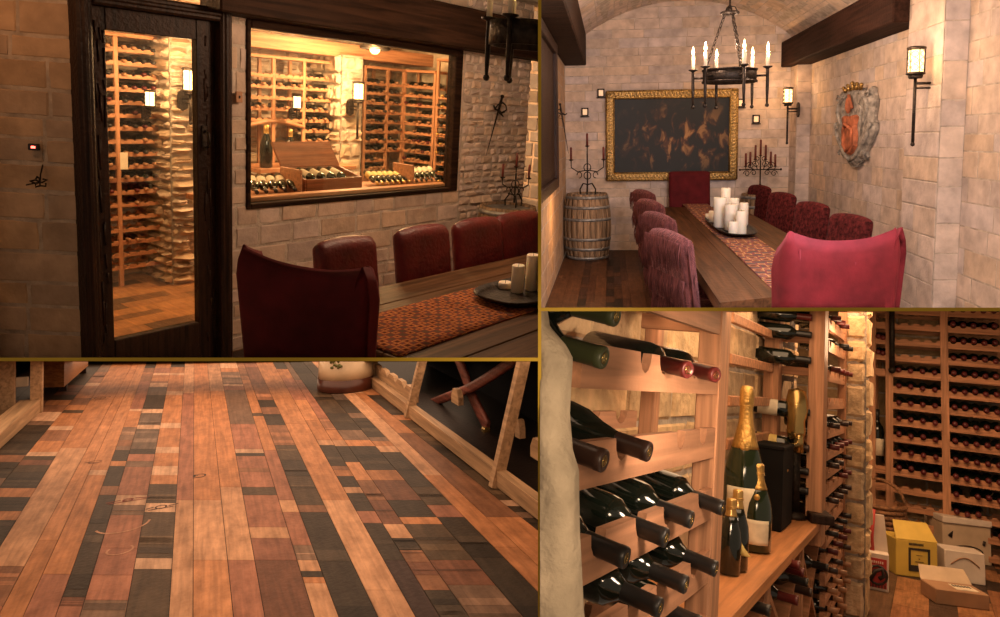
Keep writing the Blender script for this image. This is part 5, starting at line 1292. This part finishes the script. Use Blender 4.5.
for r, z in enumerate(ZR):
    tips = [(tipD(px, py), c) for px, py, c in rows_near.get(r, [])]; nt2 = [q.pl(px, py, 0, WF).y for px, py in extra_notch.get(r, [])]
    rowpos[r] = tips; cs = [p.y for p, c in tips] + nt2
    if r == 1: cs.append(1.22)
    poly = rail_poly(D0 - D0, D1 + .0 - D0, z, RH, [c - D0 for c in cs], .036, 1.25)
    mb = MB(); mb.prism(poly, -.011, .011, X=basis((0, 0, 0), Vector((0, 1, 0)), Vector((-1, 0, 0)), Vector((0, 0, 1))))
    obj('front_rail', mb, ['rail_wood'], parent=t)
    mb = MB(); mb.prism(rail_poly(0, D1 - D0, z + .02, .05, [c - D0 for c in cs], .045), .24, .262, X=basis((0, 0, 0), Vector((0, 1, 0)), Vector((-1, 0, 0)), Vector((0, 0, 1))))
    obj('rear_rail', mb, ['rail_wood'], parent=t)
for (w, d, sx, sy) in ((WF - .02, D1 + .06, .07, .12), (WF - .25, q.pl(648, 430, 0, WF - .25).y, .05, .06)):
    obj('post', MB().box((0 + w - WF + .0, d - D0, 1.2), (sx, sy, 2.4), ch=.004), ['rack_post'], parent=t)
for z in (ZR[0] - RH, ZR[3] - RH): obj('cross_bar', MB().box((-.14, D1 + .04 - D0, z + .03), (.24, .02, .05), ch=.003), ['rack_wood'], parent=t)
cut(t, **lim)
BN = {'cap_green': 'green', 'cap_red2': 'wine-red', 'cap_brown': 'brown', 'cap_black': 'black'}
def lying_bottle(room, tip, capm, label, group, k=1.0, cap_r=.0, axis=Vector((1, 0, -.06)), lab=None, kind='bordeaux'):
    ax = axis.normalized(); x = Vector((0, 0, 1)).cross(ax).normalized(); y = ax.cross(x); Lb = basis(tip - ax * .297 * k, x, y, ax) @ Matrix.Scale(k, 4)
    pr = bottle_profile(kind); mb = MB(); mb.lathe(pr[:8], 32)
    o = obj('wine_bottle', mb, ['glass_dark'], room, Lb); tag(o, label, 'bottle', group)
    cpz = .226 if kind != 'burgundy' else .236
    c = MB(); c.lathe([(.0158, cpz), (.0160, cpz + .003), (.0158, .285), (.0165, .286), (.0165, .2965), (.015, .2985), (.011, .2985), (.010, .2972), (0, .2972)], 28)
    cp_ = obj('capsule', c, [capm], parent=o)
    em = MB(); em.tube([(.0075 * math.cos(a), .0075 * math.sin(a), .2978) for a in [2 * PI * j / 12 for j in range(12)]], .0008, 4, closed=True); em.box((0, 0, .2978), (.002, .010, .001)); em.box((.0015, 0, .2978), (.006, .002, .001))
    obj('capsule_seal', em, ['brass'], parent=cp_)
    if lab: obj('label', MB().lathe([(.0380, .06), (.0382, .061), (.0382, .15), (.038, .151)], 28), [lab], parent=o)
    return o
for r, tips in rowpos.items():
    for j, (p, c) in enumerate(sorted(tips, key=lambda a: a[0].y)):
        zc = ZR[r] + .012
        o = lying_bottle(q, Vector((WF + .07, p.y, p.z)), c, 'dark bottle with %s capsule in the near rack, %s row, %s from the stone' % (BN[c], ORD[r], SLOT[j]), 'bottles in the near rack', 1.25,
                         axis=Vector((1, -.5, -.12)) if r == 1 and j > 0 else Vector((1, 0, -.16)), lab='label_cream' if (r, j) == (2, 1) else None, kind='burgundy' if r == 2 else 'bordeaux'); cut(o, **lim)
# ---- counter run behind the near rack
ZS = .785; DS0, DS1 = D1 + .12, 4.9
o = obj('counter_shelf', MB().box((WF - .17, (DS0 + DS1) / 2, ZS - .025), (.37, DS1 - DS0, .05), ch=.004), ['counter_wood'] if 'counter_wood' in M else ['rack_wood'], q); cut(o, **lim)
M['counter_wood'] = wood('redwood_counter', (.58, .25, .10), 1, .42, .2, .05, fine=34); o.data.materials[0] = M['counter_wood']
tag(o, 'orange-red wooden counter shelf carrying the champagne bottles between the racks', 'shelf')
# diagonal bins under the counter
t = thing('bottle_bin', q, T(WF, DS0, 0), 'redwood bottle bin with diagonal dividers under the champagne counter', 'bin')
for d in (DS0, 3.2, 4.1, DS1): obj('upright', MB().box((-.16, d - DS0 + .03, (ZS - .05) / 2), (.30, .05, ZS - .05), ch=.003), ['rack_post'], parent=t)
for a_, b_ in ((DS0, 3.2), (3.2, 4.1), (4.1, DS1)):
    for s_ in (0, 1):
        A, B_ = Vector((-.02, a_ - DS0 + .06, .1 if s_ else .68)), Vector((-.02, b_ - DS0, .68 if s_ else .1)); d_ = (B_ - A).normalized(); n_ = Vector((1, 0, 0)).cross(d_) * .012
        m_ = MB(); m_.hull([A - n_, A + n_, B_ + n_, B_ - n_], [p + Vector((-.26, 0, 0)) for p in (A - n_, A + n_, B_ + n_, B_ - n_)]); obj('diagonal_divider', m_, ['rack_wood'], parent=t)
obj('base_board', MB().box((-.01, (DS1 - DS0) / 2, .05), (.03, DS1 - DS0, .09), ch=.003), ['rack_wood'], parent=t); cut(t, **lim)
for i, (px, py, c) in enumerate(((800, 555, 'cap_red2'), (804, 562, 'cap_red'), (808, 572, 'cap_black'), (812, 582, 'cap_brown'), (798, 590, 'cap_red2'), (770, 600, 'cap_black'), (828, 557, 'cap_black'))):
    p = q.pl(px, py + 11, 0, WF + .05); lying_bottle(q, p, c, 'dark bottle lying in the bin below the counter, %s from the near post' % SLOT[i], 'bottles under the counter', 1.25)
# ---- things on the counter
def upright_bottle(px, py, w, hgt, label, foil='gold_foil', lab='label_cream', glass='glass_green', fl_=.66, rs=1.0, prof_='champagne', tagged=False, neck_label=False):
    p = q.fl(px, py, ZS); p = Vector((w, q.pl(px, py, 0, w).y, ZS)); k = hgt / .309
    pr = [(a_ * rs, b_) for a_, b_ in bottle_profile(prof_, k)]; mb = MB(); mb.lathe(pr[:7], 36); o = obj('champagne_bottle', mb, [glass], q, T(*p)); tag(o, label, 'bottle')
    def rad(z):
        for (r0, z0), (r1, z1) in zip(pr, pr[1:]):
            if z0 <= z <= z1 and z1 > z0: return r0 + (r1 - r0) * (z - z0) / (z1 - z0)
        return pr[-2][0]
    f = MB(); zz = [hgt * fl_ + (hgt * .99 - hgt * fl_) * i / 14 for i in range(15)]; f.lathe([(rad(z) + .0015, z) for z in zz] + [(.001, hgt * .995)], 28)
    for k2 in range(2): f.tube([((rad(hgt * .86) + .004) * math.cos(a), (rad(hgt * .86) + .004) * math.sin(a), hgt * (.865 + .02 * k2)) for a in [2 * PI * j / 20 for j in range(20)]], .002, 5, closed=True)
    obj('foil', f, [foil], parent=o)
    if lab:
        zl = [hgt * .10 + hgt * .27 * i / 6 for i in range(7)]; va = math.atan2(-p.y, -p.x)
        obj('label', MB().shell(lambda u, v: Vector(((rad(zl[0] + (zl[-1] - zl[0]) * v) + .0018) * math.cos(va - .9 + 1.8 * u), (rad(zl[0] + (zl[-1] - zl[0]) * v) + .0018) * math.sin(va - .9 + 1.8 * u), zl[0] + (zl[-1] - zl[0]) * v)),
            lambda u, v: Vector(((rad(zl[0] + (zl[-1] - zl[0]) * v) + .0003) * math.cos(va - .9 + 1.8 * u), (rad(zl[0] + (zl[-1] - zl[0]) * v) + .0003) * math.sin(va - .9 + 1.8 * u), zl[0] + (zl[-1] - zl[0]) * v)), 16, 6), [lab], parent=o)
    if neck_label:
        z = hgt * .62; va = math.atan2(-p.y, -p.x); c_ = Vector((math.cos(va), math.sin(va), 0))
        obj('neck_medallion', MB().lathe([(0, .0), (hgt * .036, 0), (hgt * .036, .004), (hgt * .03, .007), (0, .006)], 20, X=basis(c_ * (rad(z) - .001) + Vector((0, 0, z)), Vector((0, 0, 1)).cross(c_), Vector((0, 0, 1)), c_)), ['gold_foil'], parent=o)
    return o, p
def hof(px, y0, y1, w):                        # height between two image rows at the wall distance w
    d = q.pl(px, y1, 0, w).y; return q.pl(px, y0, 1, d).z - q.pl(px, y1, 1, d).z
wA, wB, wC = WF - .20, WF - .09, WF - .07
d_m = q.pl(741, 566, 0, wB).y
def up2(px, ytop, w, d, label, **k):
    z = q.pl(px, ytop, 1, d).z; x = q.pl(px, ytop + 40, 1, d).x; h_ = z - ZS
    pr = q; py = None
    global _P; _P = Vector((x, d, ZS)); return h_
def place_up(px, ytop, ybase, label, **k):
    """stand a bottle whose base centre projects to (px, ybase) on the counter top"""
    p = q.fl(px, ybase, ZS); h_ = q.pl(px, ytop, 1, p.y).z - ZS
    o, _ = upright_bottle(px, ybase, p.x, h_, label, **k); o.location = (q.M @ Vector((p.x, p.y, ZS))); return o, p, h_
place_up(741, 384, 547, 'giant gold-foiled champagne bottle standing at the back of the counter', neck_label=True, fl_=.60, prof_='magnum', rs=1.12)
place_up(755, 462, 551, 'mid-size gold-foiled champagne bottle standing in front of the giant one', neck_label=True, fl_=.70, rs=1.25)
o, p, h_ = place_up(735, 488, 570, 'dark wine bottle with gold neck and hanging yellow ribbon tag, nearest on the counter', foil='cap_gold', lab=None, glass='glass_dark', fl_=.76, rs=1.1)
va = math.atan2(-p.y, -p.x); c_ = Vector((math.cos(va), math.sin(va), 0)); sdv = Vector((0, 0, 1)).cross(c_)
bend = [(-.035, .66), (-.01, .63), (.02, .50), (.035, .36), (.04, .22)]
obj('ribbon_tag', MB().shell(lambda u, v: c_ * (.045 * h_ / .309 + .012) + sdv * ((-.03 + .06 * u + .006 * math.sin(7 * u)) + (v - .5) * .028) * (h_ / .309) * 1.25 + Vector((0, 0, h_ * (.66 - .44 * u))),
    lambda u, v: c_ * (.045 * h_ / .309 + .010) + sdv * ((-.03 + .06 * u + .006 * math.sin(7 * u)) + (v - .5) * .028) * (h_ / .309) * 1.25 + Vector((0, 0, h_ * (.66 - .44 * u))), 24, 2), ['label_yellow'], parent=o)
place_up(728.5, 497, 574, 'dark wine bottle with a gold neck half hidden by the near rack post', foil='cap_gold', lab=None, glass='glass_dark', fl_=.76, rs=1.1)
# tall black gift box
g0, g1, g2 = q.fl(777, 532, ZS), q.fl(790, 536, ZS), q.fl(762, 528, ZS)
gx, gd = g0.x, g0.y; gt = q.pl(777, 449, 1, gd).z
t = thing('gift_box', q, T(g0.x - .10, g0.y + .16, ZS), 'tall matt black wine gift box standing beside the giant champagne bottle', 'box')
hb = gt - ZS
M['matt_black'] = mat('matt_black_card', (.008, .007, .007), .8, var=.2, spec=.12)
obj('box_body', MB().box((0, 0, hb / 2), (.24, .32, hb), ch=.006), ['matt_black'], parent=t); obj('lid', MB().box((0, 0, hb + .004), (.25, .33, .02), ch=.004), ['matt_black'], parent=t); obj('gold_print', MB().box((.122, -.02, hb * .72), (.002, .04, .012)), ['brass'], parent=t)
# brass lever corkscrew / tap behind it
pb = q.fl(796, 520, ZS); kz = q.pl(799, 388, 1, pb.y).z - ZS
t = thing('lever_corkscrew', q, T(pb.x - .02, pb.y + .05, ZS), 'brass counter-mounted lever corkscrew with a chrome handle behind the black box', 'corkscrew')
obj('column', MB().tube([(0, 0, 0), (0, 0, kz * .7)], .03, 14).lathe([(.07, 0), (.07, .02), (.03, .04)], 18), ['iron'], parent=t)
obj('body', MB().lathe([(.045, kz * .60), (.055, kz * .66), (.05, kz * .74), (.068, kz * .82), (.06, kz * .92), (.05, kz * .98), (.0, kz)], 20), ['brass'], parent=t)
obj('spout', MB().tube([(.0, 0, kz * .70), (.02, -.02, kz * .62), (.02, -.02, kz * .5)], .028, 12), ['brass'], parent=t)
M['chrome'] = mat('chrome', (.75, .72, .68), .15, 1.0, var=.05)
obj('lever', MB().tube([(.02, -.02, kz * .56), (-.02, -.18, kz * .545), (-.03, -.30, kz * .53)], [.02, .016, .024], 10), ['chrome'], parent=t)
p = q.fl(816, 518, ZS); o = obj('wedge_block', MB().box((0, 0, .025), (.13, .42, .05), ch=.006), ['dark_wood'], q, T(p.x - .01, p.y, ZS) @ RZ(20)); tag(o, 'small dark wooden block lying at the far end of the counter', 'block')
# ---- rack section behind the counter (bottles seen side-on) and the two tall posts
t = thing('wine_rack', q, T(WF - .30, 4.0, 0), 'redwood rack section behind the corkscrew with bottles lying sideways', 'wine rack')
for px, w, sx in ((771, WF - .28, .09), (817, WF - .02, .09)):
    d = q.pl(px, 430, 0, w).y; obj('post', MB().box((w - WF + .30, d - 4.0, 1.6), (sx, .17 if px > 800 else .12, 1.9 + (0 if px < 800 else 0)), ch=.004), ['rack_post'], parent=t)
dpost = q.pl(817, 430, 0, WF - .02).y
for z in (2.22, 2.02, 1.82, 1.62, 1.42, 1.22, 1.02):
    obj('rail', MB().box((.14, dpost - 4.0 + .05, z), (.30, .03, .05), ch=.004), ['rack_wood'], parent=t); obj('rail', MB().box((.02, dpost - 4.6, z), (.03, 1.1, .05), ch=.004), ['rack_wood'], parent=t)
for k, (y, c, lab) in enumerate(((319, 'cap_red2', None), (336, 'cap_black', None), (361, 'cap_black', None), (412, 'cap_black', 'label_cream'), (447, 'cap_brown', 'label_yellow'), (470, 'cap_black', 'label_yellow'), (489, 'cap_black', None))):
    p = q.pl(812, y, 0, WF - .05); p2 = q.pl(781, y - 2, 0, WF - .30)
    o = lying_bottle(q, Vector((WF - .05, dpost - .10, q.pl(806, y, 1, dpost).z)), c, 'dark bottle lying sideways behind the corkscrew, %s from the top' % ORD[k].replace('top', 'first'), 'sideways bottles behind the corkscrew', 1.25, axis=Vector((1, .2, -.05)), lab=lab); cut(o, **lim)
cut(t, **lim)
# ---- narrow rack with capsules pointing at the aisle, seen edge-on
dA, dB = q.pl(823, 430, 0, WF).y, q.pl(842, 430, 0, WF).y
t = thing('wine_rack', q, T(WF, dA, 0), 'narrow redwood rack between the counter and the stone column, rows seen edge-on', 'wine rack')
rows_y = [(323, 'cap_red'), (344, 'cap_black'), (372, 'cap_red2'), (398, None), (425, 'cap_brown'), (445, 'cap_red2'), (462, 'cap_brown'), (478, 'cap_red2'), (494, 'cap_brown'), (508, None), (524, 'cap_black'), (540, 'cap_red'), (557, 'cap_brown'), (575, 'cap_wood'), (592, 'cap_wood'), (608, 'cap_wood')]
ri = 0
for y, c in rows_y:
    z = q.pl(832, y, 0, WF).z; n = 4; L0 = dB - dA
    obj('rail', MB().prism(rail_poly(.05, L0, z, .07, [L0 * (k + .5) / n for k in range(n)], .05), -.02, .01, X=basis((0, 0, 0), Vector((0, 1, 0)), Vector((-1, 0, 0)), Vector((0, 0, 1)))), ['rail_wood'], parent=t)
    if c:
        for k in range(n):
            if rnd.random() < .8:
                o = bpy.data.objects.new('wine_bottle', far_bottle(c)); COL.objects.link(o); o.matrix_world = q.M @ T(WF - .25, dA + L0 * (k + .5) / n, z + .02) @ RY(92) @ Matrix.Scale(1.12, 4)
                tag(o, 'bottle pointing at the aisle in the narrow rack, %s row, %s from the near post' % (ORD[ri], SLOT[k]), 'bottle', 'bottles in the narrow rack')
    ri += 1
obj('post', MB().box((-.0, L0 - .02, 1.5), (.06, .05, 3.0), ch=.003), ['rack_post'], parent=t); obj('back_panel', MB().box((-.36, L0 / 2, 1.5), (.02, L0, 3.0)), ['dark_wood'], parent=t); cut(t, **lim)
# ---- stone column
dc0 = 5.80; wc0 = q.pl(844, 430, 1, dc0).x; wc1 = q.pl(866, 430, 1, dc0).x
sw = lambda nm, O_, U_, N_, W_, sd_: stone_wall(nm, q, O_, U_, (0, 0, 1), N_, W_, 3.2, (.16, .24), (.18, .42), sd_, prot=.022, rough=.22, tv=.10, lim=lim, base=(1.1, .95, .76), mats=('stone_near', 'mortar'), back=.05, n=6)
sw('wall_column_front', (wc0, dc0, 0), (1, 0, 0), (0, -1, 0), wc1 - wc0, 83)
sw('wall_column_aisle', (wc1, dc0, 0), (0, 1, 0), (1, 0, 0), .28, 84)
o = struct('wall_column_core', MB().box(((wc0 + wc1) / 2 - .01, dc0 + .155, 1.6), (wc1 - wc0 - .03, .25, 3.2)), ['stone_near'], q); cut(o, **lim)
# ---- far rack
DF = 8.82
stone_wall('wall_far', q, (-1.6, DF + .55, 0), (1, 0, 0), (0, 0, 1), (0, -1, 0), 4.0, 3.6, (.2, .3), (.3, .7), 85, prot=.01, lim=lim, base=(.8, .66, .5), mats=('stone_near', 'mortar'))
XF = lambda px, py=450: q.pl(px, py, 1, DF).x
f0, f1_, f2_, f3_ = XF(872), XF(889.5), XF(946), XF(1008)
zt, zb_ = q.pl(920, 330, 1, DF).z, q.pl(920, 512, 1, DF).z; step = .173
zs_far = [q.pl(920, 372, 1, DF).z + step * k for k in (4, 3, 2, 1)] + [q.pl(920, 372, 1, DF).z - step * k for k in range(0, 12)]
def ff(r, b, k):
    if b == 1: return 3 <= r + 0 and r <= 10 and True if r >= 4 else False
    if b == 2: return r != 13
    return r in (2, 3)
caps_far = ('cap_red',)
t_l = 'tall redwood rack filling the far wall of the cellar behind the cartons'
rack(q, (f0, DF), (f3_, DF), zs_far, [0, f1_ - f0, f2_ - f0, f3_ - f0], [2, 4, 5], lambda r, b, k: (b == 1 and 4 <= r <= 10) or (b == 2 and (r < 11 or (r < 14 and rnd.random() < .5))) or (b == 0 and r in (2, 3)),
     rnd, t_l, 'far rack', 'bottles in the far rack', s=1.75, depth=.42, pw=.075, rh=.075, caps=('cap_red', 'cap_red', 'cap_red2'), zbot=0, ztop=q.pl(920, 372, 1, DF).z + step * 5, lim=lim, rows=lambda r, b: b > 0 or r < 5 or r > 9)
p = q.pl(876, 462, 1, DF + .05)
o = obj('niche_shelf', MB().box((0, 0, 0), (f1_ - f0, .4, .04)), ['rack_wood'], q, T((f0 + f1_) / 2, DF + .2, q.pl(876, 467, 1, DF).z)); tag(o, 'small shelf between the column and the far rack with one bottle on it', 'shelf')
mb = MB(); k = 2.0; mb.lathe(bottle_profile('bordeaux', k), 20, mats=[0] * 7 + [1] * 3)
zsf = q.pl(876, 467, 1, DF).z + .02; o = obj('wine_bottle', mb, ['glass_dark', 'cap_black'], q, T(XF(876, 440), DF + .12, zsf)); tag(o, 'dark bottle standing in the niche beside the stone column', 'bottle')
obj('label', MB().lathe([(.0385 * k, .05 * k), (.0385 * k, .14 * k)], 20), ['label_cream'], parent=o)
pr = q.pl(892, 370, 1, DF - .12); o = obj('hanging_rod', MB().tube([(0, 0, 0), (0, 0, .9)], .028, 8).sphere((0, 0, 0), .04, 8), ['iron'], q, T(pr.x, pr.y, pr.z)); tag(o, 'black iron rod hanging in front of the far rack post', 'rod')
# floor
plank_floor('floor_racks', q, (-1.6, 3.0, 0), (1, 0, 0), (0, 1, 0), 3.8, 6.6, .19, 15, ([(.50, .24, .11), (.16, .09, .05)], [(.10, .06, .04), (.42, .2, .09), (.06, .04, .03), (.34, .15, .07)]), lim)
# ---- cartons on the floor
M['card'] = mat('brown_cardboard', (.34, .19, .10), .8, var=.1); M['card_pale'] = mat('pale_cardboard', (.56, .42, .28), .75, var=.1); M['card_yellow'] = mat('yellow_carton', (.62, .42, .07), .6, var=.08)
M['card_orange'] = mat('orange_carton_side', (.50, .22, .05), .6, var=.08); M['print_dark'] = mat('dark_print', (.03, .02, .015), .7, var=.1); M['print_red'] = mat('red_print', (.46, .04, .03), .6, var=.2); M['white_card'] = mat('white_carton', (.66, .56, .46), .7, var=.08)
def carton(px0, px1, pyb, pyt, depth, name, label, mats_, yaw=0, cat='box', flaps=True):
    a, b = q.fl(px0, pyb[0]), q.fl(px1, pyb[1]); x = (b - a).normalized(); w = (b - a).length; y = Vector((0, 0, 1)).cross(x)
    zt_ = q.pn((px0 + px1) / 2, pyt, a, y).z; t = thing(name, q, basis(a, x, y, Vector((0, 0, 1))), label, cat)
    obj('box_body', MB().box((w / 2, depth / 2, zt_ / 2), (w, depth, zt_), ch=.006), [mats_[0]], parent=t)
    return t, w, zt_
t, w, h = carton(896, 938, (575, 580), 541, .34, 'wine_carton', 'yellow wine carton with a dark framed label in front of the far rack', ['card_yellow'])
obj('flap', MB().hull([Vector((0, 0, h)), Vector((w, 0, h)), Vector((w, .0, h + .006)), Vector((0, .0, h + .006))], [Vector((.03, .15, h + .13)), Vector((w - .03, .15, h + .13)), Vector((w - .03, .14, h + .14)), Vector((.03, .14, h + .14))]), ['card_yellow'], parent=t)
lb = MB(); x0_, x1_, z0_, z1_ = w * .30, w * .82, h * .16, h * .80
for (a0, a1, b0, b1) in ((x0_, x1_, z0_, z0_ + .05), (x0_, x1_, z1_ - .02, z1_), (x0_, x0_ + .02, z0_, z1_), (x1_ - .02, x1_, z0_, z1_), (x0_ + .1, x1_ - .1, h * .5, h * .52), (x0_ + .13, x1_ - .13, h * .42, h * .435), (x0_ + .12, x1_ - .12, h * .6, h * .61)): lb.box(((a0 + a1) / 2, -.002, (b0 + b1) / 2), (a1 - a0, .004, b1 - b0))
for k in range(12): lb.box((w * .32 + k * w * .03, -.002, h * .9), (w * .02, .004, .02))
obj('printed_label', lb, ['print_dark'], parent=t)
t, w, h = carton(864, 889, (588, 593), 553, .34, 'wine_carton', 'white carrier carton with a red printed picture beside the stone column', ['white_card'])
obj('picture_panel', MB().box((w * .48, -.002, h * .47), (w * .86, .004, h * .78)), ['print_red'], parent=t)
pp = MB(); 
for k in range(7): pp.box((w * (.12 + .12 * k), -.005, h * .13), (w * .04, .004, h * .10))
pp.tube([(w * .25, -.006, h * .28), (w * .45, -.006, h * .52), (w * .72, -.006, h * .60), (w * .8, -.006, h * .42), (w * .6, -.006, h * .33)], .018, 6); pp.tube([(w * .55 + .07 * math.cos(a), -.006, h * .42 + .07 * math.sin(a)) for a in [2 * PI * j / 12 for j in range(12)]], .01, 5, closed=True)
obj('dark_print', pp, ['print_dark'], parent=t)
wp = MB()
for k in range(8): wp.box((w * (.15 + .085 * k), -.005, h * .76), (w * .05, .004, h * .06))
obj('lettering', wp, ['white_card'], parent=t)
obj('handle_panel', MB().hull([Vector((0, .12, h)), Vector((w, .12, h)), Vector((w, .15, h)), Vector((0, .15, h))], [Vector((.03, .12, h + .28)), Vector((w - .03, .12, h + .28)), Vector((w - .03, .14, h + .28)), Vector((.03, .14, h + .28))]), ['white_card'], parent=t)
obj('red_tab', MB().tube([(w * .35, .10, h - .02), (w * .3, .08, h + .1), (w * .38, .10, h + .32)], .02, 6), ['print_red'], parent=t)
# wicker basket behind
p = q.fl(874, 556); t = thing('wicker_basket', q, T(p.x - .02, p.y + .5, 0), 'brown wicker basket with a hoop handle behind the red-printed carton', 'basket')
M['wicker'] = mat('wicker', (.30, .14, .06), .7, var=.5, vscale=(30, 30, 60), bump=.5, bscale=60)
bk_ = MB()
for k in range(9): bk_.tube([((.22 + .008 * k) * math.cos(a), (.22 + .008 * k) * math.sin(a), .03 + .05 * k) for a in [2 * PI * j / 24 for j in range(24)]], .027, 6, closed=True)
obj('woven_body', bk_, ['wicker'], parent=t); obj('handle', MB().tube([(.28 * math.cos(a), 0, .44 + .24 * math.sin(a)) for a in [PI * j / 14 for j in range(15)]], .018, 6), ['wicker'], parent=t)
t, w, h = carton(943, 992, (560, 566), 525, .42, 'wine_carton', 'tall pale carton with a drawn label in the far right corner', ['card_pale'])
obj('lid', MB().box((w / 2, .2, h + .03), (w * 1.02, .44, .06), ch=.006), ['white_card'], parent=t)
c_ = MB(); c_.tube([(w * .12, -.004, h * .66), (w * .2, -.004, h * .78), (w * .17, -.004, h * .62)], .012, 5); c_.tube([(w * .5 + w * .32 * math.cos(a), -.003, h * .30 + .05 * math.sin(a)) for a in [PI * j / 12 for j in range(13)]], .006, 5); c_.tube([(w * .84, -.004, h * .50), (w * .86, -.004, h * .62)], .014, 5)
obj('line_drawing', c_, ['print_dark'], parent=t)
t2_, w2, h2 = carton(945, 986, (580, 586), 552, .25, 'wine_carton', 'low pale carton with a printed arc standing in front of the tall one', ['white_card'])
obj('line_drawing', MB().tube([(w2 * (.15 + .7 * u), -.004, h2 * (.55 + .25 * math.sin(PI * u))) for u in [j / 12 for j in range(13)]], .006, 5), ['card'], parent=t2_)
t, w, h = carton(936, 990, (604, 611), 592, .28, 'cardboard_box', 'open brown cardboard box with a white shipping label, bottom right corner', ['card'])
obj('flap', MB().hull([Vector((0, .27, h)), Vector((w, .27, h)), Vector((w, .28, h)), Vector((0, .28, h))], [Vector((.02, .36, h + .09)), Vector((w - .02, .36, h + .09)), Vector((w - .02, .37, h + .09)), Vector((.02, .37, h + .09))]), ['card_pale'], parent=t)
obj('shipping_label', MB().box((w * .66, .12, h + .002), (w * .42, .15, .004)), ['label_cream'], parent=t)
sl = MB()
for k in range(6): sl.box((w * (.50 + .06 * k), .15, h + .005), (w * .035, .05, .002))
obj('label_print', sl, ['print_dark'], parent=t)
# lights
def spot(name, P, Tg, power, col, ang, size=.2):
    l = bpy.data.lights.new(name, 'SPOT'); l.energy = power; l.color = col; l.spot_size = math.radians(ang); l.spot_blend = .6; l.shadow_soft_size = size
    o = bpy.data.objects.new(name, l); COL.objects.link(o); o.location = P; o.rotation_euler = (Vector(Tg) - Vector(P)).to_track_quat('-Z', 'Y').to_euler(); return o
W_ = lambda px, py, Y: q.M @ q.at(px, py, Y)
spot('cellar_key_light', W_(900, 380, 1.25), W_(640, 470, 1.9), 35, (1, .72, .50), 75, .12)
spot('cellar_front_light', W_(760, 350, 1.25), W_(790, 460, 4.0), 26, (1, .66, .38), 50, .15)
spot('jamb_light', W_(720, 420, .55), W_(562, 460, 1.2), 13, (1, .70, .44), 60, .1)  # spot added near the viewer to brighten the stone jamb
slab_light('added_panel_fill', 760, 312.2, 3.2, 26, (1, .64, .36), 1.2, 2.0)  # fills added under the partition to brighten the racks
slab_light('added_panel_fill', 900, 312.2, 5.8, 62, (1, .58, .30), 1.6, 1.8)
lamp('aisle_light', q, q.at(850, 340, 4.6), 8, (1, .60, .32), .15)
lamp('far_light', q, q.at(960, 345, 6.2), 9, (1, .56, .28), .15)
# the bottles that show smallest are one mass; the 300 largest stay objects of their own
allb = [o for o in bpy.data.objects if o.name.split('.')[0] == 'wine_bottle' and o.parent is None]
extra = len(allb) - 299
BOTTLES.sort(key=lambda t: -t[1]); drop_ = [o for o, k in BOTTLES[:max(0, extra)]]
if drop_:
    vs, fs, ms, mats_ = [], [], [], []
    for o in drop_:
        n0 = len(vs); vs += [o.matrix_world @ v.co for v in o.data.vertices]
        for mm in o.data.materials:
            if mm not in mats_: mats_.append(mm)
        for p_ in o.data.polygons: fs.append([n0 + i for i in p_.vertices]); ms.append(mats_.index(o.data.materials[p_.material_index]))
        bpy.data.objects.remove(o)
    me = bpy.data.meshes.new('wine_bottle'); me.from_pydata(vs, [], fs)
    for mm in mats_: me.materials.append(mm)
    me.polygons.foreach_set('material_index', ms); me.polygons.foreach_set('use_smooth', [True] * len(fs)); me.update()
    o = bpy.data.objects.new('distant_wine_bottles', me); COL.objects.link(o)
    tag(o, 'dark bottles lying farthest back in the cellar racks behind the door and window', 'bottles', None, 'stuff')
# ================================================================== partitions between the four rooms, camera, world
def wedge(name, a, b, c, d, y0=1.15, y1=15):
    def P(px, py, Y): return Vector(((px - CX) / F * Y, Y, -(py - CY) / F * Y))
    near = [P(a, c, y0), P(b, c, y0), P(b, d, y0), P(a, d, y0)]; far = [P(a, c, y1), P(b, c, y1), P(b, d, y1), P(a, d, y1)]
    mb = MB(); mb.hull(near, far); mb.m[0] = 1; o = obj(name, mb, ['mortar', 'olive']); o['kind'] = 'structure'
wedge('wall_partition', 538, 541.3, -400, 1000)
wedge('wall_partition_left_storeys', -900, 538, 357.6, 361.2)
wedge('wall_partition_right_storeys', 541.3, 1900, 307.6, 311.2)
cam = bpy.data.cameras.new('camera'); co = bpy.data.objects.new('camera', cam); COL.objects.link(co)
co.rotation_euler = (PI / 2, 0, 0); cam.sensor_width = 36; cam.sensor_fit = 'HORIZONTAL'; cam.lens = 36 * F / 1000; cam.clip_start = .02
cam.shift_x = (500 - CX) / 1000; cam.shift_y = -(308.5 - CY) / 1000
scn.camera = co
w = bpy.data.worlds.new('world'); scn.world = w; w.use_nodes = True
bg = w.node_tree.nodes['Background']; bg.inputs[0].default_value = (1, .72, .5, 1); bg.inputs[1].default_value = .30
scn.view_settings.view_transform = 'Standard'; scn.view_settings.look = 'None'; scn.view_settings.exposure = 0; scn.view_settings.gamma = 1
scn.view_settings.use_curve_mapping = False
